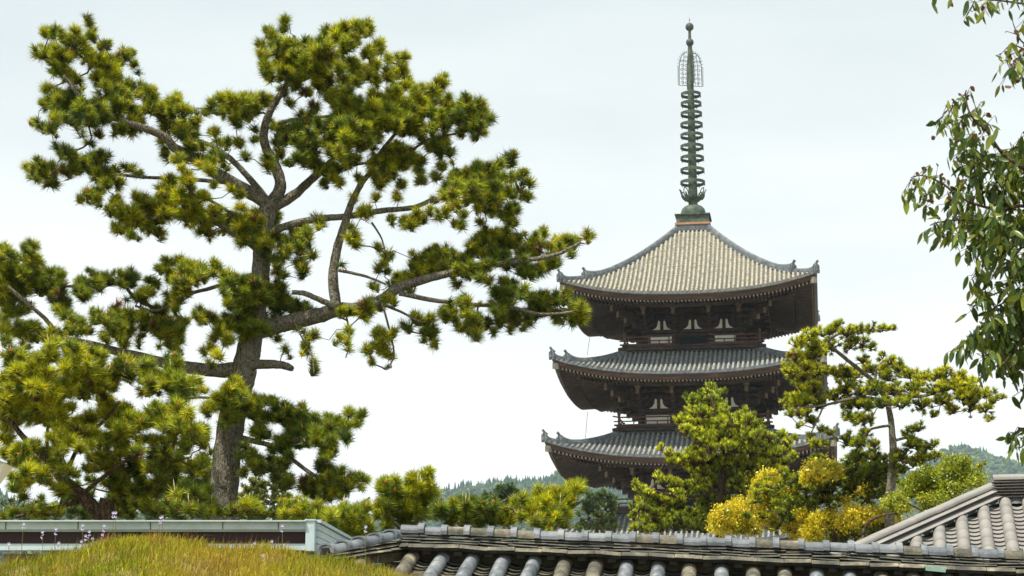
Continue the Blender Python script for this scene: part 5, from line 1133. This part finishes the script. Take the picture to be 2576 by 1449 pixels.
    for k in range(4):
        ra=MB(); ra.M=Matrix.Rotation(k*math.pi/2,4,'Z')
        y=-hb+.12
        for z,w,e in((.08,.14,.35),(.36,.09,.38),(.66,.11,.45)):
            ra.tube([(-hb-e+.12,y,zk+z+.10*(z>.5)),(-hb+.15,y,zk+z),(-hb*.32,y,zk+z)]+([(-hb*.24,y,zk+z+.14*(z>.5))]),w/2,6)
            ra.tube([(hb*.24,y,zk+z+.14*(z>.5)),(hb*.32,y,zk+z),(hb-.15,y,zk+z),(hb+e-.12,y,zk+z+.10*(z>.5))],w/2,6)
        for x in(-hb*.33,hb*.33,-hb*.62,hb*.62): 
            ra.box((x,y,zk+.22),(.12,.1,.40)); 
            ra.box((x,y,zk+.5),(.07,.08,.3))
        for x in(-hb*.47,-hb*.78,hb*.47,hb*.78): ra.box((x,y,zk+.20),(.08,.08,.32))
        ra.box((-hb+.14,y,zk+.40),(.17,.17,.82)); ra.lathe([(.11,.8),(.13,.86),(.11,.96),(.05,1.04),(.0,1.1)],8,(-hb+.14,y,zk))
        ra.build('railing',M['wood_rail'],balc)
M['tile_mid']=m_noise('grey_tile',[(.3,(.15,.165,.165)),(.45,(.27,.28,.26)),(.58,(.40,.39,.33)),(.72,(.46,.38,.25))],2.3,rough=.7,scale2=14,mul=[(.35,(.7,.7,.7)),(.6,(1,1,1))])
M['wood_bracket']=m_noise('worn_timber',[(.3,(.10,.075,.05)),(.6,(.2,.15,.10))],3,rough=.85)
M['wood_rail']=m_noise('rail_timber',[(.3,(.07,.04,.03)),(.6,(.15,.085,.06))],3,rough=.85)
ST=[dict(n=5,zt=36.55,ht=1.28,ze=30.0,he=9.35,c=.64,rise=1.22,b=3.55,zd=28.2,zk=26.95,hb=5.15,tm=.22,rh=.5),
    dict(n=4,zt=26.45,ht=4.75,ze=24.05,he=9.85,c=.62,rise=1.30,b=4.0,zd=22.15,zk=20.85,hb=5.6,tm=.20,rh=.5),
    dict(n=3,zt=20.3,ht=5.2,ze=17.95,he=10.35,c=.62,rise=1.30,b=4.45,zd=16.1,zk=14.75,hb=6.05,tm=.20,rh=.5),
    dict(n=2,zt=14.2,ht=5.65,ze=11.8,he=10.85,c=.62,rise=1.30,b=4.9,zd=9.95,zk=8.6,hb=6.5,tm=.20,rh=.5),
    dict(n=1,zt=8.0,ht=6.1,ze=5.5,he=11.4,c=.62,rise=1.30,b=5.3,zd=3.7,zk=.5,hb=6.9,tm=.20,rh=.5)]
for S in ST: build_roof(S); build_body(S)
gv=MB(); gv.add([(-45,95,.004),(75,95,.004),(75,200,.004),(-45,200,.004)],[(0,1,2,3)]); tag(gv.build('gravel_court',m_noise('pale_gravel',[(.3,(.38,.35,.28)),(.7,(.52,.48,.4))],1.5,rough=1)),kind='structure')
st=MB(); st.box((0,0,.15),(17,17,1.1)); st.build('stone_base',M['wood_grey'],pag)
# ---- finial
def zf(y): return at(1748,y,PY).z
fin=MB()
z0=ST[0]['zt']+.5
fin.box((0,0,z0+.10),(2.72,2.72,.16),0,1)
zb0,zb1=z0+.18,zf(549)
fin.box((0,0,(zb0+zb1)/2),(2.5,2.5,zb1-zb0)); fin.box((0,0,zb1+.03),(2.74,2.74,.08))
for k in range(4):
    fin.M=Matrix.Rotation(k*math.pi/2,4,'Z')
    for i in range(6): fin.box((-1.02+i*.41,-1.265,zb0+.42),(.05,.03,.3),0,2)
fin.M=Matrix.Identity(4)
finial=fin.build('finial',[M['bronze'],M['clay'],M['bronze_dark']],pag)
dm=MB(); zz=zb1+.07; zt_=zf(517)
hD=zt_-zz
dm.lathe([(0,.0),(.98,0),(.99,.12*hD),(.97,.4*hD),(.88,.68*hD),(.70,.88*hD),(.42,.99*hD),(.36,1.08*hD),(.36,1.25*hD),(.62,1.45*hD),(.70,1.55*hD),(.52,1.6*hD),(0,1.6*hD)],32)
dm.v=[(x,y,z+zz) for x,y,z in dm.v]
dm.build('dome',M['bronze'],finial,True)
pt=MB(); zp=zz+1.5*hD
for k in range(8):
    pt.M=Matrix.Rotation(k*math.pi/4+.2,4,'Z')@Matrix.Translation((0,0,zp))
    for s in(-1,1):
        pt.tube([(s*.04,.66,0),(s*.2,.82,.25),(s*.2,.90,.5),(s*.12,.98,.72),(0,1.06,.80)],.04,5)
    pt.tube([(0,.7,0),(0,.85,.25),(0,.92,.5)],[.09,.1,.03],5)
pt.M=Matrix.Translation((0,0,zp)); pt.lathe([(.62,0),(.76,.05),(.76,.14),(.6,.16)],24)
pt.build('lotus_petals',M['bronze'],finial)
sh=MB()
za,zb_,zc,zd_=zp,zf(232),zf(135),zf(75)
sh.lathe([(.37,za),(.335,zf(460)),(.33,zf(430)),(.30,zf(340)),(.28,zf(300)),(.25,zb_),(.27,zb_+.05),(.24,zb_+.1),(.20,zc),(.17,zf(118)),(.13,zf(100)),(.10,zd_),(.05,zf(60)),(.02,zf(56))],20)
for y in(445,415,385,356,328,300,275,250,225): sh.lathe([(.1,zf(y)-.03),(.365-.0005*(460-y),zf(y)-.03),(.365-.0005*(460-y),zf(y)+.03),(.1,zf(y)+.03)],20)
sh.tube([(0,0,zf(58)),(0,0,zf(42))],[.02,.008],6)
for a in range(3): sh.tube([(0,0,zf(53)),(.09*math.cos(a*2.1),.09*math.sin(a*2.1),zf(48))],.012,5)
sh.build('mast',M['bronze'],finial,False)
ry=[238,261.5,287,314,341.5,370,398.5,429,459.7]; rw=[123,128,132,138,140,143,145,148,152]
for y,w in zip(ry,rw):
    rg=MB(); r=w*.4166/2/32.6; z=zf(y)
    rg.lathe([(r,-.12),(r+.01,.10),(r-.04,.125),(r-.07,.10),(r-.075,-.12),(r,-.12)],36,(0,0,z))
    for k in range(4):
        a=k*math.pi/2+.6
        rg.tube([(.2*math.cos(a),.2*math.sin(a),z+.02),(r*.96*math.cos(a),r*.96*math.sin(a),z-.02)],.028,5)
    for k in range(8):
        a=k*math.pi/4+.3; rg.tube([(r*math.cos(a),r*math.sin(a),z-.10),(r*math.cos(a),r*math.sin(a),z-.22)],.03,5)
    rg.build('finial_ring',[M['bronze']],finial,False)
for y,r in((107,.31),(68,.33)):
    ob=MB(); z=zf(y)
    ob.lathe([(r*math.sin(a)**.85,-math.cos(a)*r) for a in [math.pi*i/14 for i in range(15)]],24,(0,0,z))
    ob.build('finial_orb',M['bronze_dark'],finial,True)
# openwork flame plates
ztop,zbot=zf(133),zf(216)
for k in range(4):
    fl=MB(); fl.M=Matrix.Rotation(k*math.pi/2+R(20),4,'Z')
    W=.93; Hh=ztop-zbot
    out=[(.24,0),(W,0)]+[(W,Hh*.3),(W*.99,Hh*.55),(W*.92,Hh*.75),(W*.75,Hh*.90),(W*.5,Hh*.98),(.28,Hh*1.0)]
    fl.tube([(x,0,zbot+z) for x,z in out],.032,5)
    for i in range(20):
        q=i/19; 
        if q<.62: x,z,dx,dz=W,Hh*.55*q/.62,.12,.10
        else:
            a=(q-.62)/.38*math.pi/2; x=W*(.30+.69*math.cos(a)); z=Hh*(.55+.44*math.sin(a)); dx=.12*math.cos(a)+.03; dz=.13*math.sin(a)+.05
        fl.tube([(x,0,zbot+z),(x+dx*.8,0,zbot+z+dz*.3),(x+dx,0,zbot+z+dz)],.022,4)
    rr=random.Random(k)
    for i in range(7):
        for j in range(2):
            cx=.36+j*.3+.05*(i%2); cz=zbot+Hh*(.08+.13*i); 
            if cz>zbot+Hh*.8 and j==1: continue
            sgn=1 if (i+j)%2 else -1
            fl.tube([(cx+sgn*.13*math.cos(a)*(1-a/9),0,cz+.13*math.sin(a)*(1-a/9)) for a in [x*.7 for x in range(9)]],.026,4)
    fl.tube([(.62,0,zbot),(.60,0,zbot+Hh*.5),(.5,0,zbot+Hh*.95)],.022,4)
    fl.build('flame_ornament',M['bronze_dark'],finial)
# hanging chains / conductor cables at the corners
for (a,b_) in (((1484,846,5),(1477,893,4)),((1478,1036,4),(1472,1112,3))):
    cb=MB(); A=at(a[0],a[1],152); B=at(b_[0],b_[1],151.5)
    cb.tube([A,B],.018,4)
    Mi=(Matrix.Translation((PX,PY,0))@Matrix.Rotation(PYAW,4,'Z')).inverted()
    cb.v=[tuple(Mi@Vector(p)) for p in cb.v]
    cb.build('cable',M['bronze_dark'],pag)
